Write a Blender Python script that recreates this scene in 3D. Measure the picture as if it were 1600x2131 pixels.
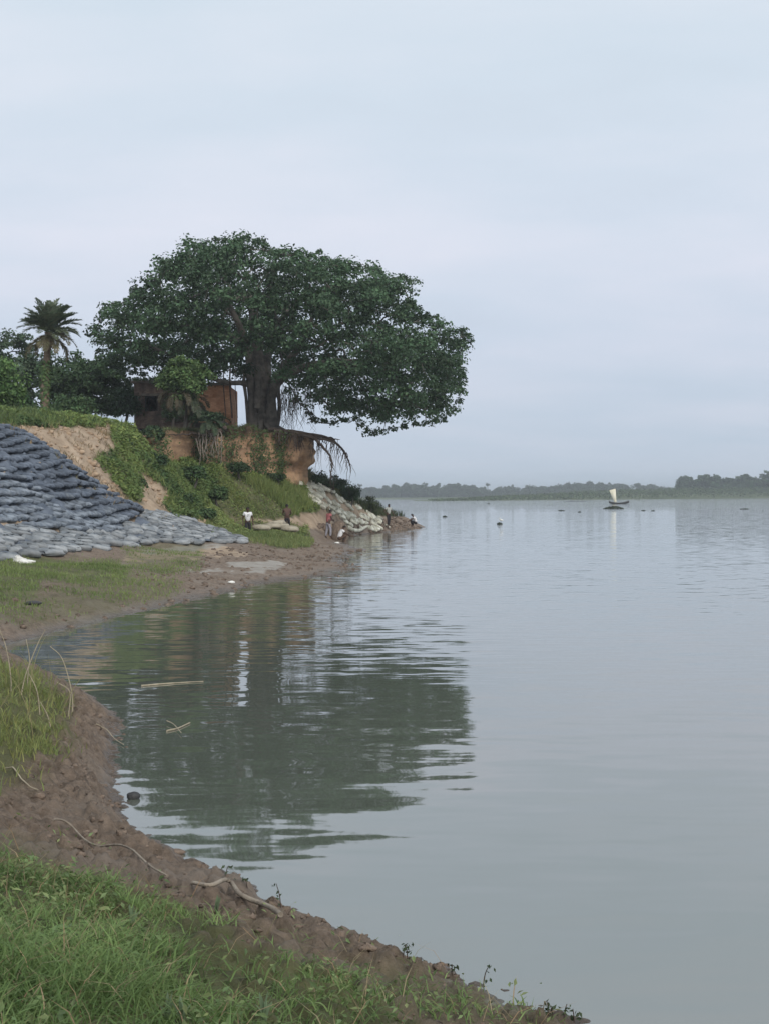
import bpy, math, random
import numpy as np
from mathutils import Vector, Matrix
random.seed(7); RNG = np.random.default_rng(7)
for o in list(bpy.data.objects): bpy.data.objects.remove(o)
scene = bpy.context.scene
COL = scene.collection

# ------------------------------------------------------------------ camera
FPX, PW, PH, CAMH = 3200.0, 1600.0, 2131.0, 2.6
HORIZ, ROLL = 1033.0, 0.0065
pitch = math.atan((PH/2-HORIZ)/FPX)
Fv = Vector((0, math.cos(pitch), -math.sin(pitch)))
R0 = Vector((1, 0, 0)); U0 = R0.cross(Fv)
Rv = R0*math.cos(ROLL)-U0*math.sin(ROLL); Uv = U0*math.cos(ROLL)+R0*math.sin(ROLL)
cam_d = bpy.data.cameras.new('camera'); cam = bpy.data.objects.new('camera', cam_d); COL.objects.link(cam)
cam_d.sensor_fit = 'VERTICAL'; cam_d.sensor_height = 24.0; cam_d.lens = 24.0*FPX/PH
cam_d.clip_start = 0.1; cam_d.clip_end = 20000
m = Matrix((Rv, Uv, -Fv)).transposed().to_4x4(); m.translation = Vector((0, 0, CAMH))
cam.matrix_world = m
scene.camera = cam
scene.render.resolution_x = 768; scene.render.resolution_y = 1024

# ------------------------------------------------------------------ world, sun, exposure
SUN_EL, SUN_AZ = math.radians(36), math.radians(155)     # azimuth measured from +Y clockwise
world = bpy.data.worlds.new('World'); scene.world = world; world.use_nodes = True
wt = world.node_tree; wt.nodes.clear()
def N(t, kind, **kw):
    n = t.nodes.new(kind)
    for k, v in kw.items():
        if k in n.inputs.keys(): n.inputs[k].default_value = v
        else: setattr(n, k, v)
    return n
def L(t, a, b): t.links.new(a, b)
wo = N(wt, 'ShaderNodeOutputWorld'); bg = N(wt, 'ShaderNodeBackground', Strength=1.0); L(wt, bg.outputs[0], wo.inputs[0])
sky = N(wt, 'ShaderNodeTexSky'); sky.sky_type = 'NISHITA'; sky.sun_disc = False
sky.sun_elevation = SUN_EL; sky.sun_rotation = SUN_AZ; sky.dust_density = 4.0
skm = N(wt, 'ShaderNodeVectorMath', operation='SCALE'); skm.inputs['Scale'].default_value = 0.08
L(wt, sky.outputs[0], skm.inputs[0])
geo = N(wt, 'ShaderNodeTexCoord'); sep = N(wt, 'ShaderNodeSeparateXYZ'); L(wt, geo.outputs['Generated'], sep.inputs[0])
ramp = N(wt, 'ShaderNodeValToRGB'); L(wt, sep.outputs['Z'], ramp.inputs[0])
cr = ramp.color_ramp
cr.elements[0].position = 0.0; cr.elements[0].color = (0.415, 0.485, 0.565, 1)
cr.elements[1].position = 1.0; cr.elements[1].color = (0.58, 0.64, 0.69, 1)
for p, c in ((0.045, (0.435, 0.50, 0.585)), (0.10, (0.49, 0.54, 0.625)), (0.17, (0.53, 0.575, 0.65)), (0.25, (0.53, 0.585, 0.65)), (0.33, (0.52, 0.585, 0.645))):
    e = cr.elements.new(p); e.color = (*c, 1)
# soft cloud layer: direction projected on a flat cloud deck
zc = N(wt, 'ShaderNodeMath', operation='ADD'); L(wt, sep.outputs['Z'], zc.inputs[0]); zc.inputs[1].default_value = 0.22
dv = N(wt, 'ShaderNodeVectorMath', operation='DIVIDE'); cz = N(wt, 'ShaderNodeCombineXYZ')
for i in range(3): L(wt, zc.outputs[0], cz.inputs[i])
L(wt, geo.outputs['Generated'], dv.inputs[0]); L(wt, cz.outputs[0], dv.inputs[1])
mp = N(wt, 'ShaderNodeMapping'); mp.inputs['Scale'].default_value = (1.0, 1.6, 0.0); mp.inputs['Location'].default_value = (3.1, 1.7, 0)
L(wt, dv.outputs[0], mp.inputs[0])
nz = N(wt, 'ShaderNodeTexNoise', Scale=1.3, Detail=6.0, Roughness=0.52); L(wt, mp.outputs[0], nz.inputs['Vector'])
mr = N(wt, 'ShaderNodeMapRange'); L(wt, nz.outputs[0], mr.inputs[0])
for k, v in zip((1, 2, 3, 4), (0.3, 0.7, 0.94, 1.05)): mr.inputs[k].default_value = v
cl = N(wt, 'ShaderNodeVectorMath', operation='SCALE'); L(wt, ramp.outputs[0], cl.inputs[0]); L(wt, mr.outputs[0], cl.inputs['Scale'])
tint = N(wt, 'ShaderNodeMix', data_type='RGBA'); tf = N(wt, 'ShaderNodeMapRange'); L(wt, nz.outputs[0], tf.inputs[0]); tf.inputs[1].default_value = .4; tf.inputs[2].default_value = .68
L(wt, tf.outputs[0], tint.inputs[0]); tint.inputs[6].default_value = (.975, 1.0, 1.02, 1); tint.inputs[7].default_value = (1.045, 1.0, 1.0, 1)
tm = N(wt, 'ShaderNodeVectorMath', operation='MULTIPLY'); L(wt, cl.outputs[0], tm.inputs[0]); L(wt, tint.outputs[2], tm.inputs[1]); cl = tm
mx = N(wt, 'ShaderNodeMix', data_type='RGBA'); mx.inputs[0].default_value = 0.95
L(wt, skm.outputs[0], mx.inputs[6]); L(wt, cl.outputs[0], mx.inputs[7]); L(wt, mx.outputs[2], bg.inputs[0])
sun_d = bpy.data.lights.new('sun', 'SUN'); sun_d.energy = 1.5; sun_d.angle = math.radians(25); sun_d.color = (1.0, 0.95, 0.88)
sun = bpy.data.objects.new('sun', sun_d); COL.objects.link(sun)
sv = Vector((math.sin(SUN_AZ)*math.cos(SUN_EL), math.cos(SUN_AZ)*math.cos(SUN_EL), math.sin(SUN_EL)))
sun.rotation_euler = sv.to_track_quat('Z', 'Y').to_euler()
vs = scene.view_settings; vs.view_transform = 'Standard'; vs.look = 'None'; vs.exposure = 0.45; vs.gamma = 1.0; vs.use_curve_mapping = False

# ------------------------------------------------------------------ maths helpers
CAM = np.array([0, 0, CAMH]); Ra, Ua, Fa = np.array(Rv), np.array(Uv), np.array(Fv)
def ray(px, py): return Fa+Ra*((px-PW/2)/FPX)-Ua*((py-PH/2)/FPX)
def W(px, py, z=None, d=None):
    r = ray(px, py); t = d/r[1] if d is not None else (z-CAMH)/r[2]
    return CAM+r*t
def project(P):
    q = np.asarray(P, float)-CAM; dep = np.maximum(q@Fa, 0.05)
    return PW/2+FPX*(q@Ra)/dep, PH/2-FPX*(q@Ua)/dep
def hsh(ix, iy, s):
    h = (ix.astype(np.int64)*374761393+iy.astype(np.int64)*668265263+s*1442695041) & 0xffffffff
    h = ((h ^ (h >> 13))*1274126177) & 0xffffffff
    return ((h ^ (h >> 16)) & 0xffffff)/float(0xffffff)
def vn(x, y, s=0):
    ix, iy = np.floor(x), np.floor(y); fx, fy = x-ix, y-iy
    fx = fx*fx*(3-2*fx); fy = fy*fy*(3-2*fy)
    a, b, c, d = hsh(ix, iy, s), hsh(ix+1, iy, s), hsh(ix, iy+1, s), hsh(ix+1, iy+1, s)
    return (a*(1-fx)+b*fx)*(1-fy)+(c*(1-fx)+d*fx)*fy
def fbm(x, y, o=4, s=0):
    r = np.zeros(np.shape(x)); a = 0.5
    for k in range(o):
        r = r+a*(vn(x, y, s+k*17)-0.5); x = x*2.03+3.7; y = y*2.03+1.3; a *= 0.5
    return r
def worley(x, y, s=0):
    ix, iy = np.floor(x), np.floor(y); best = np.full(np.shape(x), 9.0); cid = np.zeros(np.shape(x))
    for i in (-1, 0, 1):
        for j in (-1, 0, 1):
            cx, cy = ix+i, iy+j
            dd = (cx+hsh(cx, cy, s)-x)**2+(cy+hsh(cx, cy, s+5)-y)**2
            cid = np.where(dd < best, hsh(cx, cy, s+9), cid); best = np.minimum(best, dd)
    return np.sqrt(best), cid
def inpoly(x, y, poly):
    r = np.zeros(np.shape(x), bool); n = len(poly)
    for i in range(n):
        (x1, y1), (x2, y2) = poly[i], poly[(i+1) % n]
        if y1 == y2: continue
        r ^= ((y1 > y) != (y2 > y)) & (x < (x2-x1)*(y-y1)/(y2-y1)+x1)
    return r
def polydist(x, y, poly):
    best = np.full(np.shape(x), 1e18); n = len(poly)
    for i in range(n):
        (x1, y1), (x2, y2) = poly[i], poly[(i+1) % n]
        ex, ey = x2-x1, y2-y1; t = np.clip(((x-x1)*ex+(y-y1)*ey)/(ex*ex+ey*ey+1e-12), 0, 1)
        best = np.minimum(best, (x1+t*ex-x)**2+(y1+t*ey-y)**2)
    return np.sqrt(best)
def sstep(a, b, v):
    t = np.clip((v-a)/(b-a), 0, 1); return t*t*(3-2*t)

# ------------------------------------------------------------------ mesh helpers
class MB:
    def __init__(s): s.V = []; s.F3 = []; s.F4 = []; s.C = []; s.n = 0
    def add(s, V, F, col=None):
        V = np.asarray(V, float).reshape(-1, 3); F = np.asarray(F, int)
        (s.F3 if F.shape[1] == 3 else s.F4).append(F+s.n)
        if col is None: col = np.full((len(V), 3), 0.5)
        col = np.asarray(col, float)
        if col.ndim == 1: col = np.tile(col, (len(V), 1))
        s.V.append(V); s.C.append(col); s.n += len(V)
    def mesh(s, name, mat=None, smooth=False):
        me = bpy.data.meshes.new(name)
        V = np.concatenate(s.V); me.vertices.add(len(V)); me.vertices.foreach_set('co', V.astype(np.float32).ravel())
        F3 = np.concatenate(s.F3) if s.F3 else np.zeros((0, 3), int)
        F4 = np.concatenate(s.F4) if s.F4 else np.zeros((0, 4), int)
        idx = np.concatenate([F3.ravel(), F4.ravel()])
        st = np.concatenate([np.arange(len(F3))*3, len(F3)*3+np.arange(len(F4))*4])
        me.loops.add(len(idx)); me.loops.foreach_set('vertex_index', idx.astype(np.int32))
        me.polygons.add(len(st)); me.polygons.foreach_set('loop_start', st.astype(np.int32))
        me.polygons.foreach_set('use_smooth', np.full(len(st), smooth, bool))
        me.update(calc_edges=True); me.validate()
        at = me.color_attributes.new('Col', 'FLOAT_COLOR', 'POINT')
        C = np.concatenate(s.C); at.data.foreach_set('color', np.c_[C, np.ones(len(C))].astype(np.float32).ravel())
        if mat: me.materials.append(mat)
        return me
def link(name, me, parent=None, loc=None):
    o = bpy.data.objects.new(name, me); COL.objects.link(o)
    if parent is not None: o.parent = parent
    if loc is not None: o.location = loc
    return o
def build(name, mb, mat, parent=None, smooth=False, loc=None):
    return link(name, mb.mesh(name, mat, smooth), parent, loc)
def tag(o, label=None, cat=None, group=None, kind=None):
    if label: o['label'] = label
    if cat: o['category'] = cat
    if group: o['group'] = group
    if kind: o['kind'] = kind
    return o
def empty(name, loc, rz=0):
    o = bpy.data.objects.new(name, None); COL.objects.link(o); o.location = loc; o.rotation_euler = (0, 0, rz); o.empty_display_size = 0.2
    return o
def norm(v): return v/np.maximum(np.linalg.norm(v, axis=-1, keepdims=True), 1e-9)
def frame(d):
    d = norm(d); up = np.where(np.abs(d[..., 2:3]) > 0.9, np.array([1.0, 0, 0]), np.array([0, 0, 1.0]))
    a = norm(np.cross(d, up)); b = np.cross(a, d); return a, b
def tube(mb, pts, rad, sides=6, col=(.5, .5, .5), cap=True, rough=0.0):
    pts = np.asarray(pts, float); n = len(pts); rad = np.broadcast_to(np.asarray(rad, float), (n,))
    tan = np.gradient(pts, axis=0); a, b = frame(tan)
    for i in range(1, n):                       # keep rings aligned
        p = a[i-1]-norm(tan[i])*np.dot(a[i-1], norm(tan[i]))
        if np.linalg.norm(p) > 1e-4: a[i] = norm(p); b[i] = np.cross(a[i], norm(tan[i]))
    th = np.arange(sides)*2*np.pi/sides
    rr = rad[:, None]*(1+rough*(RNG.random((n, sides))-0.5))
    V = pts[:, None]+rr[..., None]*(np.cos(th)[None, :, None]*a[:, None]+np.sin(th)[None, :, None]*b[:, None])
    i = np.arange(n-1)[:, None]; j = np.arange(sides)[None]; k = (j+1) % sides
    F = np.stack([i*sides+j, i*sides+k, (i+1)*sides+k, (i+1)*sides+j], -1).reshape(-1, 4)
    mb.add(V.reshape(-1, 3), F, col)
    if cap:
        for e, s in ((0, -1), (n-1, 1)):
            c = np.vstack([V[e], pts[e]]); f = np.array([[q, (q+1) % sides, sides] for q in range(sides)])
            mb.add(c, f if s > 0 else f[:, ::-1], col)
def spline(pts, n):
    pts = np.asarray(pts, float); P = np.vstack([2*pts[0]-pts[1], pts, 2*pts[-1]-pts[-2]]); out = []
    t = np.linspace(0, len(pts)-1-1e-6, n); k = t.astype(int); u = (t-k)[:, None]
    p0, p1, p2, p3 = P[k], P[k+1], P[k+2], P[k+3]
    return 0.5*(2*p1+(p2-p0)*u+(2*p0-5*p1+4*p2-p3)*u*u+(3*p1-p0-3*p2+p3)*u**3)
def box(mb, lo, hi, col=(.5, .5, .5)):
    x0, y0, z0 = lo; x1, y1, z1 = hi
    V = [(x0, y0, z0), (x1, y0, z0), (x1, y1, z0), (x0, y1, z0), (x0, y0, z1), (x1, y0, z1), (x1, y1, z1), (x0, y1, z1)]
    mb.add(V, [(0, 3, 2, 1), (4, 5, 6, 7), (0, 1, 5, 4), (1, 2, 6, 5), (2, 3, 7, 6), (3, 0, 4, 7)], col)
def blades(mb, P, h, w, lean, col, seg=2, az=None, droop=0.35):
    """grass blades: P (n,3) bases, h heights, w widths, lean amounts, col (n,3)"""
    n = len(P); az = RNG.random(n)*2*np.pi if az is None else az
    d = np.c_[np.cos(az), np.sin(az), np.zeros(n)]; fa = RNG.random(n)*np.pi; s = np.c_[np.cos(fa), np.sin(fa), np.zeros(n)]*w[:, None]/2
    up = np.array([0, 0, 1.0]); rows = []
    ts = np.linspace(0, 1, seg+1)
    for t in ts[:-1]:
        c = P+up*(h*t*(1-droop*lean*t))[:, None]+d*(h*lean*t**1.7)[:, None]
        k = (1-0.6*t**2); rows += [c-s*k, c+s*k]
    rows.append(P+up*(h*(1-droop*lean))[:, None]+d*(h*lean)[:, None])
    V = np.stack(rows, 1); m_ = V.shape[1]; base = np.arange(n)[:, None]*m_
    C = np.repeat(col[:, None], m_, 1)
    mb.add(V.reshape(-1, 3), np.zeros((0, 3), int), C.reshape(-1, 3)); off = mb.n-len(V)*m_
    for q in range(seg-1): mb.F4.append(base+np.array([[2*q, 2*q+1, 2*q+3, 2*q+2]])+off)
    mb.F3.append(base+np.array([[2*seg-2, 2*seg-1, 2*seg]])+off)
def leaves(mb, P, nrm, size, asp, col, az=None):
    """pointed leaf: two triangles folded along the midrib"""
    n = len(P); nrm = norm(nrm); r = norm(RNG.normal(size=(n, 3))); a = norm(np.cross(nrm, r)); b = np.cross(nrm, a)
    l = size[:, None]; w_ = (size*asp)[:, None]
    V = np.stack([P-a*l*.5, P+b*w_*.5-a*l*.05+nrm*w_*.12, P+a*l*.5-nrm*l*.1, P-b*w_*.5-a*l*.05+nrm*w_*.12], 1)
    F = np.arange(n)[:, None]*4; F = np.concatenate([F+np.array([[0, 2, 1]]), F+np.array([[0, 3, 2]])])
    mb.add(V.reshape(-1, 3), F, np.repeat(col[:, None], 4, 1).reshape(-1, 3))

# ------------------------------------------------------------------ materials
def mat_new(name):
    mt = bpy.data.materials.new(name); mt.use_nodes = True; t = mt.node_tree; t.nodes.clear()
    out = N(t, 'ShaderNodeOutputMaterial'); p = N(t, 'ShaderNodeBsdfPrincipled'); L(t, p.outputs[0], out.inputs[0])
    return mt, t, p, out
def noise_mix(t, c1, c2, scale, detail=4, vec=None, lo=0.35, hi=0.65, rough=0.55):
    n = N(t, 'ShaderNodeTexNoise', Scale=scale, Detail=detail, Roughness=rough)
    if vec is None:
        tc = N(t, 'ShaderNodeTexCoord'); vec = tc.outputs['Object']
    L(t, vec, n.inputs['Vector'])
    r = N(t, 'ShaderNodeMapRange'); L(t, n.outputs[0], r.inputs[0]); r.inputs[1].default_value = lo; r.inputs[2].default_value = hi
    x = N(t, 'ShaderNodeMix', data_type='RGBA'); L(t, r.outputs[0], x.inputs[0])
    for i, c in ((6, c1), (7, c2)):
        if isinstance(c, tuple): x.inputs[i].default_value = (*c, 1)
        else: L(t, c, x.inputs[i])
    return x.outputs[2], n
def simple(name, c1, c2, scale=3.0, rough=0.8, bump=0.0, bscale=None, detail=5, spec=0.3, rnd_=0.0):
    mt, t, p, out = mat_new(name); c, n = noise_mix(t, c1, c2, scale, detail)
    if rnd_:
        oi = N(t, 'ShaderNodeObjectInfo'); r_ = N(t, 'ShaderNodeMapRange'); L(t, oi.outputs['Random'], r_.inputs[0]); r_.inputs[3].default_value = 1-rnd_; r_.inputs[4].default_value = 1+rnd_; sc = N(t, 'ShaderNodeVectorMath', operation='SCALE'); L(t, c, sc.inputs[0]); L(t, r_.outputs[0], sc.inputs['Scale']); c = sc.outputs[0]
    L(t, c, p.inputs['Base Color'])
    p.inputs['Roughness'].default_value = rough; p.inputs['Specular IOR Level'].default_value = spec
    if bump:
        n2 = N(t, 'ShaderNodeTexNoise', Scale=bscale or scale*4, Detail=5.0); tc = N(t, 'ShaderNodeTexCoord'); L(t, tc.outputs['Object'], n2.inputs['Vector'])
        b = N(t, 'ShaderNodeBump', Strength=bump, Distance=0.05); L(t, n2.outputs[0], b.inputs['Height']); L(t, b.outputs[0], p.inputs['Normal'])
    return mt
def foliage(name, translucent=0.25, rough=0.6, gain=1.0, spec=0.25):
    mt, t, p, out = mat_new(name); at = N(t, 'ShaderNodeVertexColor'); at.layer_name = 'Col'
    p.inputs['Roughness'].default_value = rough; p.inputs['Specular IOR Level'].default_value = spec
    L(t, at.outputs[0], p.inputs['Base Color'])
    tr = N(t, 'ShaderNodeBsdfTranslucent'); L(t, at.outputs[0], tr.inputs[0]); mxs = N(t, 'ShaderNodeMixShader'); mxs.inputs[0].default_value = translucent
    L(t, p.outputs[0], mxs.inputs[1]); L(t, tr.outputs[0], mxs.inputs[2]); L(t, mxs.outputs[0], out.inputs[0])
    return mt
M = {}
M['leaf'] = foliage('leaf'); M['grass'] = foliage('grass_blade', 0.3, 0.7)
M['bark'] = simple('bark', (.058, .052, .046), (.145, .128, .11), 2.2, 0.9, 0.6, 9)
M['root'] = simple('root', (.05, .035, .028), (.10, .075, .06), 4, 0.9)
M['drystem'] = simple('dry_stem', (.28, .24, .17), (.42, .36, .26), 6, 0.8, 0.3, 40)
M['brickdark'] = simple('weathered_brick', (.11, .08, .068), (.24, .175, .14), 1.6, 0.95, 0.7, 9)
M['brickorange'] = simple('orange_brick', (.40, .19, .10), (.62, .36, .22), 1.3, 0.95, 0.7, 8)
for nm, dark_ in (('brickdark', .55), ('brickorange', .75)):
    t = M[nm].node_tree; p = next(n for n in t.nodes if n.type == 'BSDF_PRINCIPLED'); src = p.inputs['Base Color'].links[0].from_socket
    tc = N(t, 'ShaderNodeTexCoord'); sx_ = N(t, 'ShaderNodeSeparateXYZ'); L(t, tc.outputs['Object'], sx_.inputs[0]); ad = N(t, 'ShaderNodeMath', operation='ADD'); L(t, sx_.outputs[0], ad.inputs[0]); L(t, sx_.outputs[1], ad.inputs[1]); cb_ = N(t, 'ShaderNodeCombineXYZ'); L(t, ad.outputs[0], cb_.inputs[0]); L(t, sx_.outputs[2], cb_.inputs[1])
    bt = N(t, 'ShaderNodeTexBrick', Scale=1.0); bt.inputs['Brick Width'].default_value = .25; bt.inputs['Row Height'].default_value = .085; bt.inputs['Mortar Size'].default_value = .008; bt.inputs['Color1'].default_value = (1, 1, 1, 1); bt.inputs['Color2'].default_value = (.72, .70, .68, 1); bt.inputs['Mortar'].default_value = (dark_, dark_, dark_, 1); L(t, cb_.outputs[0], bt.inputs['Vector'])
    ml_ = N(t, 'ShaderNodeVectorMath', operation='MULTIPLY'); L(t, src, ml_.inputs[0]); L(t, bt.outputs[0], ml_.inputs[1]); st2, _ = noise_mix(t, ml_.outputs[0], (.055, .05, .042), 1.1, 7, tc.outputs['Object'], dark_*.9, dark_*.9+.2, .65); L(t, st2, p.inputs['Base Color'])
M['concrete'] = simple('old_concrete', (.11, .095, .085), (.2, .175, .15), 2, 0.95, 0.5)
M['bagdark'] = simple('geotextile_dark', (.060, .075, .10), (.135, .155, .19), 2.5, 0.75, 0.9, 9, rnd_=.22)
M['baggrey'] = simple('geotextile_dusty_skylit', (.135, .15, .165), (.29, .30, .305), 2.2, 0.9, 0.9, 9, rnd_=.25)  # dust plus skylight on the flat apron, both put into the colour
M['bagwhite'] = simple('woven_sack', (.42, .40, .31), (.74, .72, .61), 2.4, 0.8, 0.9, 9, rnd_=.15)
M['wood'] = simple('driftwood', (.19, .155, .12), (.33, .28, .22), 7, 0.8, 0.4, 50)
M['darkwood'] = simple('tarred_wood', (.012, .011, .010), (.03, .027, .025), 4, 0.6)
M['sail'] = simple('sail_cloth', (.66, .62, .46), (.76, .72, .58), 0.6, 0.8)
M['whitecloth'] = simple('white_cloth', (.62, .60, .55), (.78, .77, .73), 5, 0.8, 0.3)
M['clod'] = simple('mud_clod', (.095, .070, .053), (.235, .178, .136), 9, 0.85, 0.6, 40)
M['stone'] = simple('dark_stone', (.025, .025, .028), (.06, .06, .06), 9, 0.6, 0.4, 40)

# water: silty body under a rippled surface; slopes come from stretched noise (finer and rougher in the breeze patches)
mt, t, p, out = mat_new('river_water')
g = N(t, 'ShaderNodeNewGeometry'); P_ = g.outputs['Position']
def slope(sc, seed, detail=2.0, rough=0.5):
    mpp = N(t, 'ShaderNodeMapping'); mpp.inputs['Scale'].default_value = (*sc, 1); mpp.inputs['Location'].default_value = (seed, seed*2, 0); mpp.inputs['Rotation'].default_value = (0, 0, 0.12)
    L(t, P_, mpp.inputs[0]); n = N(t, 'ShaderNodeTexNoise', Scale=1.0, Detail=detail, Roughness=rough); L(t, mpp.outputs[0], n.inputs['Vector'])
    s = N(t, 'ShaderNodeVectorMath', operation='SUBTRACT'); L(t, n.outputs['Color'], s.inputs[0]); s.inputs[1].default_value = (.5, .5, .5)
    return s.outputs[0]
def vscale(v, x, comp=None):
    s = N(t, 'ShaderNodeVectorMath', operation='SCALE'); L(t, v, s.inputs[0])
    if isinstance(x, float): s.inputs['Scale'].default_value = x
    else: L(t, x, s.inputs['Scale'])
    return s.outputs[0]
def vadd(a, b):
    s = N(t, 'ShaderNodeVectorMath', operation='ADD'); L(t, a, s.inputs[0]); L(t, b, s.inputs[1]); return s.outputs[0]
calm = vscale(slope((1.0, 2.7), 3.0, 1.5), 0.07)
fine = slope((1.6, 5.5), 9.0, 2.0)
# breeze mask: patches, none right by the near shore
mpp = N(t, 'ShaderNodeMapping'); mpp.inputs['Scale'].default_value = (0.05, 0.028, 1); L(t, P_, mpp.inputs[0])
bn = N(t, 'ShaderNodeTexNoise', Scale=1.0, Detail=3.0); L(t, mpp.outputs[0], bn.inputs['Vector'])
bm_ = N(t, 'ShaderNodeMapRange'); L(t, bn.outputs[0], bm_.inputs[0])
for k, v in zip((1, 2, 3, 4), (0.38, 0.62, 0.45, 1.0)): bm_.inputs[k].default_value = v
sp_ = N(t, 'ShaderNodeSeparateXYZ'); L(t, P_, sp_.inputs[0])
dm = N(t, 'ShaderNodeMapRange'); L(t, sp_.outputs[1], dm.inputs[0])
for k, v in zip((1, 2, 3, 4), (14.0, 34.0, 0.03, 0.16)): dm.inputs[k].default_value = v
dm2 = N(t, 'ShaderNodeMapRange'); L(t, sp_.outputs[1], dm2.inputs[0])
for k, v in zip((1, 2, 3, 4), (70.0, 260.0, 0.0, 0.45)): dm2.inputs[k].default_value = v
dms = N(t, 'ShaderNodeMath', operation='ADD'); L(t, dm.outputs[0], dms.inputs[0]); L(t, dm2.outputs[0], dms.inputs[1])
mm = N(t, 'ShaderNodeMath', operation='MULTIPLY'); L(t, bm_.outputs[0], mm.inputs[0]); L(t, dms.outputs[0], mm.inputs[1])
tot = vadd(calm, vscale(fine, mm.outputs[0]))
aniso = N(t, 'ShaderNodeVectorMath', operation='MULTIPLY'); L(t, tot, aniso.inputs[0]); aniso.inputs[1].default_value = (0.5, 1.0, 0.0)
nn = N(t, 'ShaderNodeVectorMath', operation='ADD'); L(t, aniso.outputs[0], nn.inputs[0]); nn.inputs[1].default_value = (0, 0, 1)
nr = N(t, 'ShaderNodeVectorMath', operation='NORMALIZE'); L(t, nn.outputs[0], nr.inputs[0]); L(t, nr.outputs[0], p.inputs['Normal'])
wc, _ = noise_mix(t, (.095, .108, .086), (.108, .118, .097), 0.05, 3, P_)
L(t, wc, p.inputs['Base Color']); p.inputs['Roughness'].default_value = 0.03; p.inputs['IOR'].default_value = 3.0; p.inputs['Specular IOR Level'].default_value = 0.5
M['water'] = mt

# ground: cover weights in the Col attribute (r grass, g bare tan soil, b pale sand), mud elsewhere, wet by the waterline
mt, t, p, out = mat_new('ground'); at = N(t, 'ShaderNodeVertexColor'); at.layer_name = 'Col'; sc_ = N(t, 'ShaderNodeSeparateColor'); L(t, at.outputs[0], sc_.inputs[0])
g = N(t, 'ShaderNodeNewGeometry'); P_ = g.outputs['Position']
mud1, _ = noise_mix(t, (.095, .070, .052), (.30, .228, .172), 11.0, 9, P_, .3, .7, .7)
mud2, _ = noise_mix(t, mud1, (.27, .225, .185), 0.7, 5, P_, .5, .75)
tan_, _ = noise_mix(t, (.24, .175, .12), (.52, .40, .29), 0.9, 8, P_, .3, .7, .65)
sand_, _ = noise_mix(t, (.30, .27, .235), (.38, .35, .31), 2, 5, P_)
gr_, _ = noise_mix(t, (.09, .095, .045), (.15, .15, .07), 1.5, 6, P_)
def mixc(f, a, b):
    x = N(t, 'ShaderNodeMix', data_type='RGBA'); L(t, f, x.inputs[0]); L(t, a, x.inputs[6]); L(t, b, x.inputs[7]); return x.outputs[2]
c = mixc(sc_.outputs[1], mud2, tan_); c = mixc(sc_.outputs[2], c, sand_); c = mixc(sc_.outputs[0], c, gr_)
sp_ = N(t, 'ShaderNodeSeparateXYZ'); L(t, P_, sp_.inputs[0]); wr = N(t, 'ShaderNodeMapRange'); L(t, sp_.outputs[2], wr.inputs[0])
for k, v in zip((1, 2, 3, 4), (0.0, 0.09, 0.6, 1.0)): wr.inputs[k].default_value = v
wv = N(t, 'ShaderNodeVectorMath', operation='SCALE'); L(t, c, wv.inputs[0]); L(t, wr.outputs[0], wv.inputs['Scale']); L(t, wv.outputs[0], p.inputs['Base Color'])
rr_ = N(t, 'ShaderNodeMapRange'); L(t, sp_.outputs[2], rr_.inputs[0])
for k, v in zip((1, 2, 3, 4), (0.01, 0.16, 0.25, 0.9)): rr_.inputs[k].default_value = v
L(t, rr_.outputs[0], p.inputs['Roughness']); p.inputs['Specular IOR Level'].default_value = 0.3
nb = N(t, 'ShaderNodeTexNoise', Scale=14.0, Detail=9.0, Roughness=0.72); L(t, P_, nb.inputs['Vector']); b = N(t, 'ShaderNodeBump', Strength=1.0, Distance=0.07); L(t, nb.outputs[0], b.inputs['Height']); L(t, b.outputs[0], p.inputs['Normal'])
M['ground'] = mt

# ------------------------------------------------------------------ terrain
shore_px = [(1210, 2131), (1100, 2095), (1030, 2060), (930, 2030), (830, 1990), (740, 1955), (620, 1905), (520, 1850), (410, 1800), (370, 1778), (310, 1745), (270, 1700),
    (252, 1640), (258, 1560), (266, 1490), (235, 1465), (180, 1440), (120, 1415), (50, 1390), (-10, 1365), (10, 1340), (60, 1328), (130, 1310), (200, 1298), (300, 1275), (400, 1250),
    (480, 1228), (560, 1215), (640, 1205), (700, 1200), (757, 1185), (742, 1172), (735, 1160), (750, 1150), (775, 1143), (730, 1133), (700, 1126), (715, 1117), (760, 1111), (800, 1108), (850, 1102), (888, 1097)]
land = [tuple(W(x, y, z=0)[:2]) for x, y in shore_px]
land = [(6.5, -8), (4.2, 1.5), (2.6, 5)]+land+[(2.8, 131), (0, 138), (-5, 152), (-12, 180), (-30, 240), (-90, 420), (-200, 420), (-200, -8)]
cz_ = [(0, 2131, .95), (400, 2131, .75), (800, 2131, .36), (1100, 2131, .08), (0, 1960, .85), (300, 2000, .72), (600, 2050, .5), (800, 2080, .27), (0, 1800, .6), (200, 1830, .5), (400, 1900, .38), (550, 1960, .32), (700, 2010, .24),
    (0, 1700, .4), (150, 1700, .27), (200, 1780, .2), (0, 1600, .5), (100, 1560, .33), (180, 1520, .2), (0, 1480, .55), (100, 1450, .3), (-300, 1600, .9), (-300, 1400, .8), (-400, 2000, 1.2),
    (0, 1260, .4), (0, 1210, .6), (0, 1170, .7), (200, 1240, .3), (200, 1180, .6), (300, 1200, .4), (400, 1200, .3), (400, 1150, .6), (250, 1135, .8), (500, 1170, .4), (500, 1130, .6), (600, 1180, .22), (600, 1140, .4), (700, 1170, .16), (680, 1140, .22), (720, 1145, .13), (640, 1130, .35)]
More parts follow.
